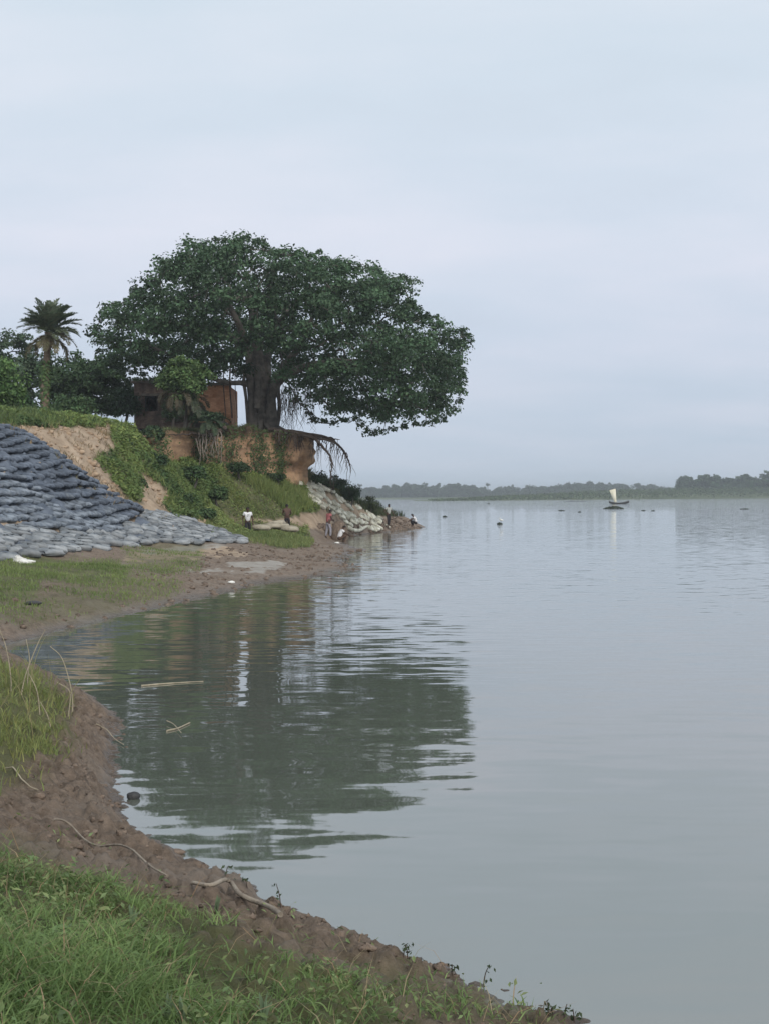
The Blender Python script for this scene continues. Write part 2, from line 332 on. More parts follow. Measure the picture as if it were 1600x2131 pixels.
cd_ = [(600, 1112, 84), (683, 1120, 86), (710, 1122, 86), (580, 1110, 74), (480, 1109, 75), (515, 1116, 83), (430, 1085, 77), (350, 1070, 74), (300, 1065, 70), (270, 1100, 62),
    (0, 1100, 50), (0, 1000, 56), (0, 950, 59), (0, 892, 63), (100, 950, 63), (150, 980, 65), (200, 1010, 67), (270, 1055, 70), (100, 1050, 58), (200, 1075, 61), (100, 1110, 53), (400, 1110, 66), (450, 1120, 67),
    (-300, 890, 52), (-300, 1000, 46), (-300, 1150, 40), (-300, 875, 56), (0, 884, 66), (100, 887, 70), (200, 890, 75), (280, 895, 80),
    (100, 920, 68), (200, 950, 71), (280, 1000, 74), (330, 1040, 75), (300, 930, 80), (350, 980, 80), (400, 1030, 80), (450, 980, 86), (500, 990, 89), (520, 1030, 86), (560, 1005, 91), (620, 1005, 94), (600, 1050, 89), (650, 1060, 93), (390, 968, 88.5), (470, 978, 91), (550, 992, 93.5), (610, 1003, 95.2), (360, 965, 86),
    (560, 1075, 86), (640, 1095, 89), (650, 1010, 97), (720, 1050, 101), (760, 1080, 104), (700, 1090, 96), (820, 1085, 112), (870, 1092, 120), (680, 1010, 104), (740, 1040, 110), (790, 1068, 118)]
cw_ = [(0, 0, 1.0), (-5, 0, 1.2), (-6, 5, 1.2), (3, 0, .35), (-20, 10, 2.0), (-20, 25, 2.2), (-30, 40, 5), (-25, 70, 6.0), (-22, 80, 6.1), (-17, 90, 6.3), (-14, 100, 6.4), (-12, 110, 6.4), (-40, 120, 6.6), (-15, 125, 6.0), (-60, 60, 6.3), (-60, 150, 7), (-30, 160, 6.5), (-20, 140, 5), (-100, 300, 7), (-9, 118, 3.6), (-5, 112, 3.0), (-6, 128, 2.2)]
CP = np.array([W(x, y, z=z) for x, y, z in cz_]+[W(x, y, d=d) for x, y, d in cd_]+[np.array(q, float) for q in cw_])
nC = len(CP); DM = np.linalg.norm(CP[:, None, :2]-CP[None, :, :2], axis=2)
A_ = np.zeros((nC+1, nC+1)); A_[:nC, :nC] = -DM+np.eye(nC)*(-0.05); A_[:nC, nC] = 1; A_[nC, :nC] = 1
sol = np.linalg.solve(A_, np.r_[CP[:, 2], 0])
def zrbf(x, y):
    r = np.full(x.shape, sol[nC])
    for k in range(nC): r = r-sol[k]*np.hypot(x-CP[k, 0], y-CP[k, 1])
    return r
GREENS = [[(-600, 1770), (60, 1788), (130, 1800), (230, 1852), (330, 1885), (450, 1920), (520, 1952), (600, 1978), (680, 2012), (760, 2040), (830, 2085), (860, 2140), (900, 2600), (-900, 2600)],
    [(-600, 1365), (0, 1385), (60, 1400), (120, 1440), (152, 1470), (140, 1520), (110, 1575), (60, 1620), (0, 1642), (-600, 1690)],
    [(-600, 1165), (0, 1160), (120, 1160), (240, 1165), (285, 1187), (260, 1212), (190, 1215), (100, 1212), (60, 1245), (-600, 1260)],
    [(420, 1090), (500, 1082), (560, 1090), (640, 1096), (652, 1130), (590, 1142), (520, 1125), (440, 1110)],
    [(215, 888), (345, 885), (400, 960), (520, 985), (620, 990), (650, 1040), (665, 1062), (560, 1078), (500, 1080), (440, 1090), (360, 1070), (345, 1050), (348, 1010), (300, 985), (300, 1045), (270, 1030), (240, 1000), (205, 955), (250, 925)],
    [(640, 985), (700, 1000), (790, 1050), (800, 1070), (740, 1045), (680, 1020)]]
SPARSE = [[(200, 1205), (300, 1195), (370, 1215), (350, 1245), (200, 1290), (100, 1300), (0, 1290), (-300, 1300), (-300, 1230), (60, 1240)], [(830, 1990), (1000, 2060), (1180, 2131), (860, 2140), (760, 2040), (600, 1990)],
    [(0, 1750), (130, 1790), (350, 1880), (600, 1960), (700, 2010), (520, 1950), (230, 1850), (0, 1790)], [(130, 1450), (190, 1480), (140, 1570), (60, 1630), (100, 1560)], [(260, 1120), (420, 1130), (400, 1180), (330, 1200), (270, 1180)]]
TAN = [[(10, 880), (240, 882), (240, 925), (190, 950), (240, 1000), (285, 1050), (330, 1072), (260, 1065), (200, 1010), (100, 930)], [(300, 985), (330, 995), (348, 1010), (348, 1050), (310, 1055), (300, 1020)], [(220, 1050), (330, 1055), (330, 1090), (240, 1115), (215, 1100)],
    [(470, 1050), (520, 1045), (520, 1100), (470, 1090)], [(520, 1080), (620, 1078), (690, 1060), (690, 1100), (560, 1095)], [(380, 1135), (480, 1140), (520, 1150), (400, 1160), (260, 1165), (280, 1145)]]
SAND = [[(470, 1172), (560, 1168), (600, 1172), (560, 1185), (480, 1184)], [(300, 1142), (420, 1134), (480, 1137), (400, 1146), (310, 1150)], [(380, 1185), (440, 1180), (470, 1184), (400, 1190)], [(980, 2085), (1060, 2082), (1100, 2100), (1010, 2110)], [(500, 1105), (540, 1110), (520, 1120), (490, 1115)]]
def cover(x, y, z, soft=True):
    px, py = project(np.stack([x, y, z], -1)); k = 38*np.clip(40/np.maximum(y, 3), .35, 2.2)
    jx = fbm(x*1.7*np.clip(30/np.maximum(y, 3), .3, 2), y*1.2*np.clip(30/np.maximum(y, 3), .3, 2), 4, 3)*k*2; jy = fbm(x*1.7+50, y*1.2+9, 4, 5)*k
    px = px+jx; py = py+jy; g = np.zeros(x.shape); tn = np.zeros(x.shape); sd = np.zeros(x.shape)
    sfw = 11*np.clip(40/np.maximum(y, 3), .45, 2.2)
    for q in GREENS: g = np.maximum(g, sstep(-1, 1, polydist(px, py, q)*np.where(inpoly(px, py, q), 1, -1)/sfw))
    for q in SPARSE: g = np.maximum(g, 0.5*sstep(-1.6, 1.6, polydist(px, py, q)*np.where(inpoly(px, py, q), 1, -1)/sfw))
    for q in TAN: tn = np.maximum(tn, inpoly(px, py, q))
    for q in SAND: sd = np.maximum(sd, inpoly(px, py, q))
    g = np.where((z > 5.5) & (py < 886), 1.0, np.where((z > 5.3) & (px > 0) & (px < 235), 0.0, g)); g = np.where((z > 1.0) & (y < 35), 1.0, g)
    tn = np.maximum(tn, ((z > 1.3) & (g < .5))*1.0); return g, tn, sd
def height(x, y, micro=True):
    x = np.asarray(x, float); y = np.asarray(y, float)
    sd = polydist(x, y, land)*np.where(inpoly(x, y, land), 1, -1)
    js = np.clip(y/30, .25, 1.6); sd = sd+fbm(x*1.3/js, y*1.3/js, 5, 21)*0.55*js
    zr = zrbf(x, y)
    zi = np.maximum(zr, 0.03+0.05*sd)*sstep(-0.1, 1.0, sd/js)+0.012*np.clip(sd, 0, 1)
    z = np.where(sd > 0, zi, -np.minimum(1.5, 0.22*-sd))
    if micro:
        inl = sstep(-0.3, 0.4, sd); near = np.clip(1-(y-18)/40, 0.0, 1)
        w1, c1 = worley(x*6.5+fbm(x*4, y*4, 2, 2), y*6.5, 31); w2, c2 = worley(x*13, y*13, 37)
        mudk = 1-sstep(0.55, 0.95, zr) if True else 1
        z = z+inl*near*mudk*(0.22*np.clip(.62-w1, 0, .42)*(0.1+c1)+0.10*np.clip(.6-w2, 0, .4)*(0.1+c2)-.03+.05*fbm(x*21, y*21, 3, 39))
        z = z+inl*(fbm(x*.9, y*.9, 5, 41)*0.16*np.clip(.35+y/60, 0, 1.4)+fbm(x*3.2, y*3.2, 3, 43)*.05)
        st = sstep(1.3, 2.2, z)*(1-sstep(5.2, 5.9, z)); rdg = np.abs(fbm(x*.55+y*.25, y*.35-x*.1, 4, 47))*2
        z = z-st*(rdg*0.75-.15-fbm(x*2.2, y*1.6, 4, 49)*.7-.35*np.abs(fbm(x*1.4+y*.9, y*.5-x*.3, 4, 51)))
    return z
def ground_at(px, py, lo=4.0, hi=140.0):
    r = ray(px, py); d = np.geomspace(lo, hi, 1500); P = CAM+r*(d/r[1])[:, None]; dz = P[:, 2]-np.maximum(height(P[:, 0], P[:, 1]), 0)
    i = np.argmax(dz < 0) if (dz < 0).any() else len(d)-1
    return P[i]
gb = MB()
def patch(x0, x1, y0, y1, st, drop=0.0, hole=None, zmin=-0.5):
    xs = np.arange(x0, x1+st*.5, st); ys = np.arange(y0, y1+st*.5, st); X, Y = np.meshgrid(xs, ys); X = X.ravel(); Y = Y.ravel()
    Z = height(X, Y); g, tn, sd = cover(X, Y, Z); nx = len(xs)
    i = np.arange(len(ys)-1)[:, None]*nx+np.arange(nx-1)[None]; F = np.stack([i, i+1, i+1+nx, i+nx], -1).reshape(-1, 4)
    keep = Z[F].max(1) > zmin
    if hole is not None:
        cx, cy = X[F].mean(1), Y[F].mean(1)
        for h in hole: keep &= ~((cx > h[0]+st) & (cx < h[1]-st) & (cy > h[2]+st) & (cy < h[3]-st))
    F = F[keep]; used = np.unique(F); mp_ = np.full(len(X), -1); mp_[used] = np.arange(len(used))
    gb.add(np.stack([X, Y, Z-drop], -1)[used], mp_[F], np.stack([g, tn, sd], -1)[used])
B0, B1, B2 = (-7, 3.5, 4, 18), (-22, 4, 17.5, 58), (-46, 6, 57, 128)
patch(*B0, 0.024); patch(*B1, 0.10, 0.015, [B0]); patch(*B2, 0.22, 0.03, [B1])
patch(-200, 8, -8, 420, 2.0, 0.12, [B0, B1, B2])
o = build('ground', gb, M['ground'], smooth=True); tag(o, 'muddy river bank with grass rising to an earth slope', 'ground', kind='structure')

# river surface
wb = MB(); wb.add([(-1400, -60, 0), (2200, -60, 0), (2200, 4200, 0), (-1400, 4200, 0)], [(0, 1, 2, 3)])
tag(build('river', wb, M['water']), 'calm grey silty river reflecting the sky and tree', 'river', kind='structure')

# ------------------------------------------------------------------ earth cliff under the banyan
front = [(318, 905, 80), (345, 903, 83), (385, 900, 86), (420, 897, 87), (470, 890, 88.5), (520, 893, 89.5), (570, 897, 91), (610, 899, 92), (640, 903, 93.5)]
fp = np.array([W(x, y, d=d) for x, y, d in front]); fp = spline(fp, 120)
side = spline(np.array([fp[-1], fp[-1]+[0.35, 2.5, .0], fp[-1]+[-.2, 6, -.1], fp[-1]+[-1.5, 10, -.3]]), 30)[1:]
loop = np.vstack([fp, side, [[-8, 110, 6.2], [-14, 112, 6.3], [-17, 108, 6.3], [-19, 98, 6.2], [-16.5, 86, 6.1]]])
cen = loop[:, :2].mean(0); out_ = loop[:, :2]-np.array([-8.5, 100]); out_ = out_/np.linalg.norm(out_, axis=1, keepdims=True)
nr_, nl = 40, len(loop); CV = []
arc = np.r_[0, np.cumsum(np.linalg.norm(np.diff(loop[:, :2], axis=0), axis=1))]
for v in range(nr_):
    f = v/(nr_-1); z = loop[:, 2]*(1-f)+1.6*f
    u = arc; uf = np.clip(np.arange(nl)/nl, 0, 1)
    rough = fbm(u*0.9, z*0.9, 5, 61)*1.1+fbm(u*3, z*1.6, 4, 63)*.5+np.abs(fbm(u*.9, z*.15, 3, 67))*-1.5
    under = -0.6*sstep(.34, .42, f)*sstep(.5, .7, uf)-0.35*sstep(.62, .7, f)*sstep(.55, .66, uf)
    recess = -1.5*np.exp(-((uf-.18)/.07)**2)*sstep(.08, .25, f)
    slump = 0.9*sstep(.75, 1.0, f)
    lip = (0.25+fbm(u*1.6, u*0+7, 4, 73)*1.0)*(1-sstep(0, .09, f))
    off = (rough+under+recess+slump+lip)*np.where(np.arange(nl) < 148, 1, .2)
    CV.append(np.c_[loop[:, :2]+out_*off[:, None], z+ (fbm(u*1.1, u*0+2, 4, 69)*.6*(1-f/.08) if f < .08 else 0)])
CV = np.array(CV); cb = MB(); i = np.arange(nr_-1)[:, None]*nl; j = np.arange(nl)[None]; k = (j+1) % nl
cb.add(CV.reshape(-1, 3), np.stack([i+j, i+nl+j, i+nl+k, i+k], -1).reshape(-1, 4))
# top cap: rings shrinking to the middle
ctr = np.array([-10.5, 100, 6.75]); rings = [CV[0]]
for s in (0.9, .75, .55, .3): 
    q = ctr+(CV[0]-ctr)*s; q[:, 2] += fbm(q[:, 0], q[:, 1], 4, 71)*.3; rings.append(q)
TV = np.array(rings); nt = len(rings); i = np.arange(nt-1)[:, None]*nl
cb.add(TV.reshape(-1, 3), np.stack([i+j, i+k, i+nl+k, i+nl+j], -1).reshape(-1, 4))
cb.add(np.vstack([TV[-1], ctr]), np.array([[q, (q+1) % nl, nl] for q in range(nl)]))
mt, t, p, out = mat_new('cliff_earth'); g = N(t, 'ShaderNodeNewGeometry'); P_ = g.outputs['Position']
e1, _ = noise_mix(t, (.29, .175, .105), (.55, .36, .22), 0.8, 8, P_, .3, .7, .65)
mpp = N(t, 'ShaderNodeMapping'); mpp.inputs['Scale'].default_value = (.5, .5, 2.5); L(t, P_, mpp.inputs[0])
e2, _ = noise_mix(t, e1, (.20, .13, .088), 1.0, 6, mpp.outputs[0], .45, .7)
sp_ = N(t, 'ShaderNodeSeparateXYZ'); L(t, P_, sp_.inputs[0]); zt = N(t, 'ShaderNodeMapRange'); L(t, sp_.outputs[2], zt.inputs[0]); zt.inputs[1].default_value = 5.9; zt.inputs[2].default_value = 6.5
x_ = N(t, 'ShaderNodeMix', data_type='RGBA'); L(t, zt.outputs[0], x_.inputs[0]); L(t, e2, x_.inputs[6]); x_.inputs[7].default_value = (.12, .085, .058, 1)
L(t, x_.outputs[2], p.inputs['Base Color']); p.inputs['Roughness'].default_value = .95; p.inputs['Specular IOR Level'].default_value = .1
nb = N(t, 'ShaderNodeTexNoise', Scale=4.0, Detail=8.0, Roughness=0.65); L(t, P_, nb.inputs['Vector']); b = N(t, 'ShaderNodeBump', Strength=0.8, Distance=0.15); L(t, nb.outputs[0], b.inputs['Height']); L(t, b.outputs[0], p.inputs['Normal'])
M['cliff'] = mt
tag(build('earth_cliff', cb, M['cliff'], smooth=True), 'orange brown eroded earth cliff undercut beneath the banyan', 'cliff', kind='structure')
def cliff_front(u, f):
    i_ = np.clip((np.asarray(u)*119).astype(int), 0, 119); v_ = np.clip((np.asarray(f)*(nr_-1)).astype(int), 0, nr_-1); return CV[v_, i_]

# ------------------------------------------------------------------ generic tree growth
def rnd(n, a, b): return a+(b-a)*RNG.random(n)
def leafcol(n, base, var=.3, yel=.0):
    k = (1+var*(RNG.random(n)-.5)*2)[:, None]; c = np.array(base)[None]*k; c[:, 0] *= 1+yel*RNG.random(n); return c
def grow(mb, stems, targets, rtip=0.018, power=0.48, sides=5, wig=.12, pen=.25):
    """stems: list of (points, radii) drawn as tubes; targets joined to the nearest grown node"""
    nodes = []; par = []; plen = []; fixed = []
    for pts, rad in stems:
        base = len(nodes)
        for q, p_ in enumerate(pts):
            nodes.append(np.array(p_)); par.append(len(nodes)-2 if q else -1); fixed.append(True)
            plen.append(0 if q < len(pts)*.45 else (plen[-1]+np.linalg.norm(pts[q]-pts[q-1])))
            if q < len(pts)*.45: plen[-1] = 1e3
    root = stems[0][0][-1]; order = np.argsort(np.linalg.norm(targets-root, axis=1))
    for ti in order:
        T = targets[ti]; NA = np.array(nodes); D = np.linalg.norm(NA-T, axis=1)+pen*np.array(plen); b_ = int(np.argmin(D)); A0 = NA[b_]
        L_ = np.linalg.norm(T-A0); n = max(2, int(L_/0.9)+1); prev = b_
        side_ = RNG.normal(size=3)*wig*L_
        for q in range(1, n+1):
            f = q/n; pt = A0+(T-A0)*f+side_*math.sin(f*math.pi)+np.array([0, 0, .06*L_*math.sin(f*math.pi)])
            nodes.append(pt); par.append(prev); plen.append((plen[prev] if plen[prev] < 900 else 0)+L_/n); fixed.append(False); prev = len(nodes)-1
    NA = np.array(nodes); cnt = np.zeros(len(NA)); hasch = np.zeros(len(NA), bool)
    for i_ in range(len(NA)):
        if par[i_] >= 0: hasch[par[i_]] = True
    cnt[~hasch] = 1
    for i_ in range(len(NA)-1, -1, -1):
        if par[i_] >= 0 and not fixed[i_]: cnt[par[i_]] += cnt[i_]
    E = [i_ for i_ in range(len(NA)) if par[i_] >= 0 and not fixed[i_]]
    E = np.array(E); A1, B1_ = NA[np.array(par)[E]], NA[E]
    r1 = rtip*np.maximum(cnt[E], 1)**power; r0 = np.where(np.array(fixed)[np.array(par)[E]], r1*1.15, rtip*np.maximum(cnt[np.array(par)[E]], 1)**power); r0 = np.minimum(r0, r1*1.5)
    d = norm(B1_-A1); a, b = frame(d); th = np.arange(sides)*2*np.pi/sides; cs = np.cos(th)[None, :, None]*a[:, None]+np.sin(th)[None, :, None]*b[:, None]
    V = np.concatenate([A1[:, None]+cs*r0[:, None, None], B1_[:, None]+cs*r1[:, None, None]], 1); n_ = len(E)
    j_ = np.arange(sides); F = np.stack([j_, (j_+1) % sides, sides+(j_+1) % sides, sides+j_], -1)
    mb.add(V.reshape(-1, 3), (np.arange(n_)[:, None, None]*2*sides+F[None]).reshape(-1, 4))
    for pts, rad in stems: tube(mb, pts, rad, 10, rough=.18)
    return NA
def crown(mb, C, rad, per, size, base, flat=.65, asp=.62, up=.55, var=.35, hue=.25, shell=.55, cv=.3):
    n = len(C); rad = np.broadcast_to(rad, (n,)); idx = np.repeat(np.arange(n), per); m_ = len(idx)
    d = norm(RNG.normal(size=(m_, 3))); d[:, 2] = np.where(d[:, 2] < -.6, -d[:, 2]*.6, d[:, 2])
    r_ = (shell+(1-shell)*RNG.random(m_))*np.where(RNG.random(m_) < .8, 1, RNG.random(m_))
    sq = 1+.5*(RNG.random((n, 3))-.5); P = C[idx]+d*(r_*rad[idx])[:, None]*np.array([1, 1, flat])*sq[idx]
    nr = d*.8+np.array([0, 0, up])+RNG.normal(size=(m_, 3))*.55
    cl_ = (1+cv*(RNG.random(n)-.5)*2)[idx]; col = leafcol(m_, base, var, hue)*cl_[:, None]
    leaves(mb, P, nr, rnd(m_, size*.7, size*1.3), asp, col)

# ------------------------------------------------------------------ the banyan
D0 = 94.5
def PX(px, py, d=D0): return W(px, py, d=d)
sil = [(195, 668), (215, 640), (255, 622), (310, 592), (330, 560), (350, 540), (385, 518), (430, 497), (470, 490), (500, 486), (530, 482), (548, 498), (565, 505), (600, 518), (635, 522), (670, 516), (690, 530), (720, 537), (750, 554), (788, 550), (808, 572), (850, 572),
    (876, 574), (862, 618), (880, 645), (918, 660), (938, 690), (965, 690), (985, 695), (988, 712), (965, 738), (975, 770), (968, 800), (976, 815), (962, 850), (935, 868), (900, 878), (850, 884), (800, 897), (772, 896), (745, 868), (700, 878), (655, 872), (640, 845), (600, 815),
    (570, 800), (500, 800), (460, 790), (400, 800), (330, 800), (290, 778), (255, 776), (235, 748), (203, 735), (192, 700)]
cxs = np.array([p_[0] for p_ in sil]); 
def sil_sample(n, shellfrac=.72, marg=20):
    out = []
    while len(out) < n:
        x = rnd(4000, 190, 990); y = rnd(4000, 480, 900); k = inpoly(x, y, sil); x, y = x[k], y[k]; ds = polydist(x, y, sil); k = ds > marg; x, y, ds = x[k], y[k], ds[k]
        hd = 9.5*np.sqrt(1-(1-np.clip(ds/210, 0, 1))**2); u_ = np.where(RNG.random(len(x)) < shellfrac, np.sign(RNG.random(len(x))-.5)*rnd(len(x), .65, 1), rnd(len(x), -1, 1))
        # the underside is hollow: few clumps low in the middle near the trunk
        low = (y > 740) & (x > 380) & (x < 640); keep = ~low | (RNG.random(len(x)) < .3) | (np.abs(u_*hd) > 4.5) & (RNG.random(len(x)) < .55)
        for a, b, c, kp in zip(x, y, u_*hd, keep):
            if kp: out.append(W(a, b, d=D0) if False else np.array([*W(a, b, d=D0)])*1.0+np.array([0, c, 0]))
    return np.array(out[:n])
tg = sil_sample(1150)
def thin(P, dmin):
    keep = []
    for p_ in P:
        if all(np.sum((p_-q)**2) > dmin*dmin for q in keep): keep.append(p_)
    return np.array(keep)
tg = thin(tg, .68); tg[:, 2] -= .12
edge = []                                        # twigs reaching the outline
for i_ in range(len(sil)):
    for f in (0, .5):
        x = sil[i_][0]*(1-f)+sil[(i_+1) % len(sil)][0]*f; y = sil[i_][1]*(1-f)+sil[(i_+1) % len(sil)][1]*f
        if not (470 < x < 600 and y > 780): edge.append(PX(x+(565-x)*.035, y+(700-y)*(.075 if y < 700 else -.02))+np.array([0, rnd(1, -1.5, 1.5)[0], 0]))
edge = np.array(edge)
base = PX(545, 893); ban = empty('banyan_tree', base); bmb = MB()
def st(pl, rad, n=14, dy=0): P = spline(np.array([PX(x, y, D0+d_) for x, y, d_ in pl]), n); return P, np.interp(np.linspace(0, 1, n), np.linspace(0, 1, len(rad)), rad)
stems = [st([(545, 900, 0), (545, 850, .1), (542, 790, 0), (535, 730, .1), (528, 670, 0), (520, 610, .4)], [.62, .46, .42, .36, .26, .14], 18),
    st([(526, 900, -.3), (527, 850, -.4), (523, 790, -.5), (517, 730, -.8), (495, 670, -1.6), (470, 620, -2)], [.42, .3, .28, .26, .2, .12]),
    st([(568, 900, -.3), (565, 855, -.4), (568, 810, -.3), (590, 765, -.8), (625, 720, -1.5), (650, 660, -2)], [.46, .34, .3, .27, .2, .12]),
    st([(553, 900, .7), (556, 850, .8), (555, 790, 1.2), (560, 720, 2), (600, 640, 3)], [.42, .32, .3, .26, .14]),
    st([(566, 830, 0), (585, 790, .2), (640, 762, .4), (720, 755, .3), (800, 775, 0), (860, 800, -.3)], [.26, .25, .22, .18, .13, .08]),
    st([(530, 806, -.2), (505, 797, -.6), (470, 796, -1.2), (430, 780, -1.8), (370, 745, -2), (300, 715, -1.5)], [.18, .16, .14, .13, .1, .06]),
    st([(525, 740, 1), (480, 700, 2.2), (420, 680, 3), (340, 670, 3)], [.34, .28, .2, .1]),
    st([(536, 850, -.9), (538, 800, -.85), (535, 760, -.7)], [.2, .22, .2], 8), st([(517, 880, -.3), (512, 820, -.4), (508, 790, -.5), (520, 740, -.3)], [.12, .1, .1, .12], 8), st([(578, 885, 0), (582, 840, .1), (574, 790, .2)], [.14, .12, .16], 8)]
grow(bmb, stems, np.vstack([tg, edge]), .02, .46)
for a in range(7):                               # buttress roots spreading at the foot
    an = -math.pi*(.05+.9*a/6); tip = base+np.array([math.cos(an)*1.7, math.sin(an)*.9, -.25])
    tube(bmb, spline([base+[math.cos(an)*.45, math.sin(an)*.4, .9], base+[math.cos(an)*.8, math.sin(an)*.55, .25], tip], 7), np.linspace(.3, .08, 7), 7, rough=.2)
def child(name, mb, mat, par, smooth=True):
    o = build(name, mb, mat, par, smooth); o.matrix_parent_inverse = Matrix.Translation(-Vector(par.location)); return o
tag(ban, 'huge spreading banyan tree with dark dense crown on the edge of the earth cliff', 'tree')
child('trunk', bmb, M['bark'], ban)
lmb = MB()
crown(lmb, tg, rnd(len(tg), .6, 1.05), 128, .22, (.056, .108, .056), .85, cv=.5)
crown(lmb, edge, rnd(len(edge), .28, .5), 60, .2, (.056, .106, .054), .8)
child('crown', lmb, M['leaf'], ban, False)
arb = MB()
for i_ in range(130):                            # aerial roots hanging under the right half of the crown
    px = 583+abs(random.gauss(0, 1))*38; px = min(px, 712); top = 815+random.uniform(-15, 25); ln = random.uniform(25, 75)*(1.0 if px < 660 else .9)
    q = PX(px, top, D0+random.uniform(-2.5, 2.5)); L_ = ln*D0/FPX
    n = 6; pts = np.array([q+[random.gauss(0, .035)*k_, 0, -L_*k_/(n-1)] for k_ in range(n)]); tube(arb, pts, np.linspace(random.uniform(.008, .02), .005, n), 4, cap=False)
for px, r_ in ((481, .05), (468, .035), (492, .025)): tube(arb, spline([PX(px, 745, 93.3), PX(px-2, 800, 93.2), PX(px+3, 870, 93.2)], 8), r_, 5)
o = child('aerial_roots', arb, M['root'], ban); o['kind'] = 'stuff'
erb = MB()                                       # exposed roots over the cliff edge
lip = [[(560, 893, 92.5), (610, 898, 92), (650, 905, 92.5), (690, 915, 93), (712, 935, 93.3), (726, 960, 93.5), (730, 985, 93.5)], [(570, 895, 92), (620, 902, 92), (660, 912, 92.3), (700, 922, 92.6), (722, 945, 92.8)], [(600, 899, 92.2), (650, 910, 92), (672, 930, 92), (690, 955, 92), (688, 990, 92)], [(590, 898, 93), (640, 904, 93), (680, 910, 94), (708, 916, 94.5)], [(470, 890, 88), (440, 905, 87.3), (395, 903, 86), (350, 905, 83.4)]]
for q in lip: P = spline([PX(x, y, d_) for x, y, d_ in q], 26); P[:, :] += RNG.normal(size=P.shape)*.02; tube(erb, P, np.linspace(.15, .02, 26), 6, rough=.3)
for i_ in range(70):
    q = lip[random.randrange(4)]; P = spline([PX(x, y, d_) for x, y, d_ in q], 26); s = P[random.randrange(9, 26)]
    L_ = random.uniform(.3, 2.3)*(1 if random.random() < .5 else .6); n = 8; dr = np.cumsum(RNG.normal(size=(n, 3))*[.06, .04, 0], axis=0); pts = s+dr+np.c_[np.zeros(n), np.zeros(n), -np.linspace(0, L_, n)]
    tube(erb, pts, np.linspace(random.uniform(.012, .035), .005, n), 4, cap=False)
for i_ in range(45):
    u_ = random.uniform(.75, 1.0); s = cliff_front([u_], [.02])[0]; L_ = random.uniform(.3, 1.3); n = 6; pts = s+np.cumsum(RNG.normal(size=(n, 3))*[.05, .03, 0], axis=0)+np.c_[np.zeros(n), np.full(n, -.08), -np.linspace(0, L_, n)]
    tube(erb, pts, np.linspace(.03, .006, n), 4, cap=False)
o = child('exposed_roots', erb, M['root'], ban); o['kind'] = 'stuff'

# ------------------------------------------------------------------ other trees
def blob_tree(name, label, cx, cy, rx, ry, d, n, per, leaf, col, base_py=868, group=None, depth=None, rad=(.5, .9), trunks=1, hollow=.35, cat='tree', asp=.6):
    b0 = PX(cx, base_py, d); c0 = PX(cx, cy, d); k = d/FPX; R3 = np.array([rx*k, (depth or rx*k*.8), ry*k])
    dr = norm(RNG.normal(size=(n, 3))); r_ = (hollow+(1-hollow)*RNG.random(n)**.6); T = c0+dr*r_[:, None]*R3*(1+.35*(RNG.random((n, 1))-.5))
    T[:, 2] = np.maximum(T[:, 2], b0[2]+.3); o = empty(name, b0); mb = MB(); sts = []
    for q in range(trunks):
        ox = (q-(trunks-1)/2)*.5; P = spline([b0+[ox, 0, -.4], b0+[ox*1.2+random.uniform(-.2, .2), 0, (c0[2]-b0[2])*.5], c0+[ox*2, random.uniform(-.3, .3), 0], c0+[ox*2.5, 0, ry*k*.4]], 9); sts.append((P, np.linspace(.045*R3[2]+.05, .03, 9)))
    grow(mb, sts, T, .012, .48, 4); child('trunk', mb, M['bark'], o)
    lb = MB(); crown(lb, T, rnd(n, *rad), per, leaf, col, .8, asp, .5, .35, .3); child('crown', lb, M['leaf'], o, False)
    return tag(o, label, cat, group)
blob_tree('leafy_tree', 'dark loose-crowned tree standing behind the palm', 18, 785, 92, 92, 104, 95, 150, .24, (.056, .098, .056), trunks=2)
blob_tree('leafy_tree', 'dark rounded tree between the palm and the ruined house', 175, 808, 98, 66, 100, 130, 160, .22, (.056, .108, .05), trunks=2)
blob_tree('leafy_tree', 'bright green tree in front of the dark trees left of the palm', -8, 805, 52, 52, 80, 50, 150, .2, (.085, .17, .055))
blob_tree('shrub', 'leafy shrub growing against the window wall of the ruined house', 360, 852, 22, 22, 92, 20, 110, .16, (.05, .095, .045), base_py=876, cat='shrub', rad=(.3, .5))
for cx, cy, r_, d_, cc in ((262, 925, 17, 78, (.05, .10, .045)), (330, 962, 20, 79, (.045, .09, .04)), (285, 1010, 15, 74.5, (.05, .095, .04)), (405, 985, 20, 81.5, (.055, .11, .045)), (380, 1040, 18, 77.5, (.05, .10, .04)), (455, 1030, 20, 82, (.06, .115, .045)), (500, 975, 16, 87.5, (.045, .09, .04)), (575, 995, 15, 90, (.045, .085, .038)), (430, 1072, 14, 77, (.055, .105, .042)), (320, 905, 22, 81, (.05, .095, .045))):
    blob_tree('shrub', 'low bushy weed clump on the green slope below the cliff', cx, cy, r_, r_*.7, d_, 16, 90, .16, cc, base_py=cy+r_*.8, cat='shrub', group='weed clumps on the slope', rad=(.2, .4))
blob_tree('shrub', 'dark shrub beside the left wall of the ruined house', 262, 838, 32, 32, 97, 22, 120, .18, (.04, .08, .042), cat='shrub')
blob_tree('shrub', 'low green shrub at the foot of the palm', 150, 852, 36, 18, 86, 22, 120, .18, (.055, .11, .045), base_py=872, cat='shrub')
blob_tree('shrub', 'low shrub under the bright green tree', 35, 852, 42, 22, 82, 22, 120, .18, (.045, .095, .042), base_py=876, cat='shrub')
blob_tree('shrub', 'small shrub at the cliff end under the hanging roots', 690, 1008, 34, 14, 103, 18, 110, .16, (.035, .07, .035), base_py=1018, cat='shrub', rad=(.3, .55))
blob_tree('shrub', 'dark shrub above the pale sandbags on the point', 730, 1030, 36, 16, 107, 20, 110, .16, (.035, .07, .035), base_py=1045, cat='shrub', rad=(.3, .55))
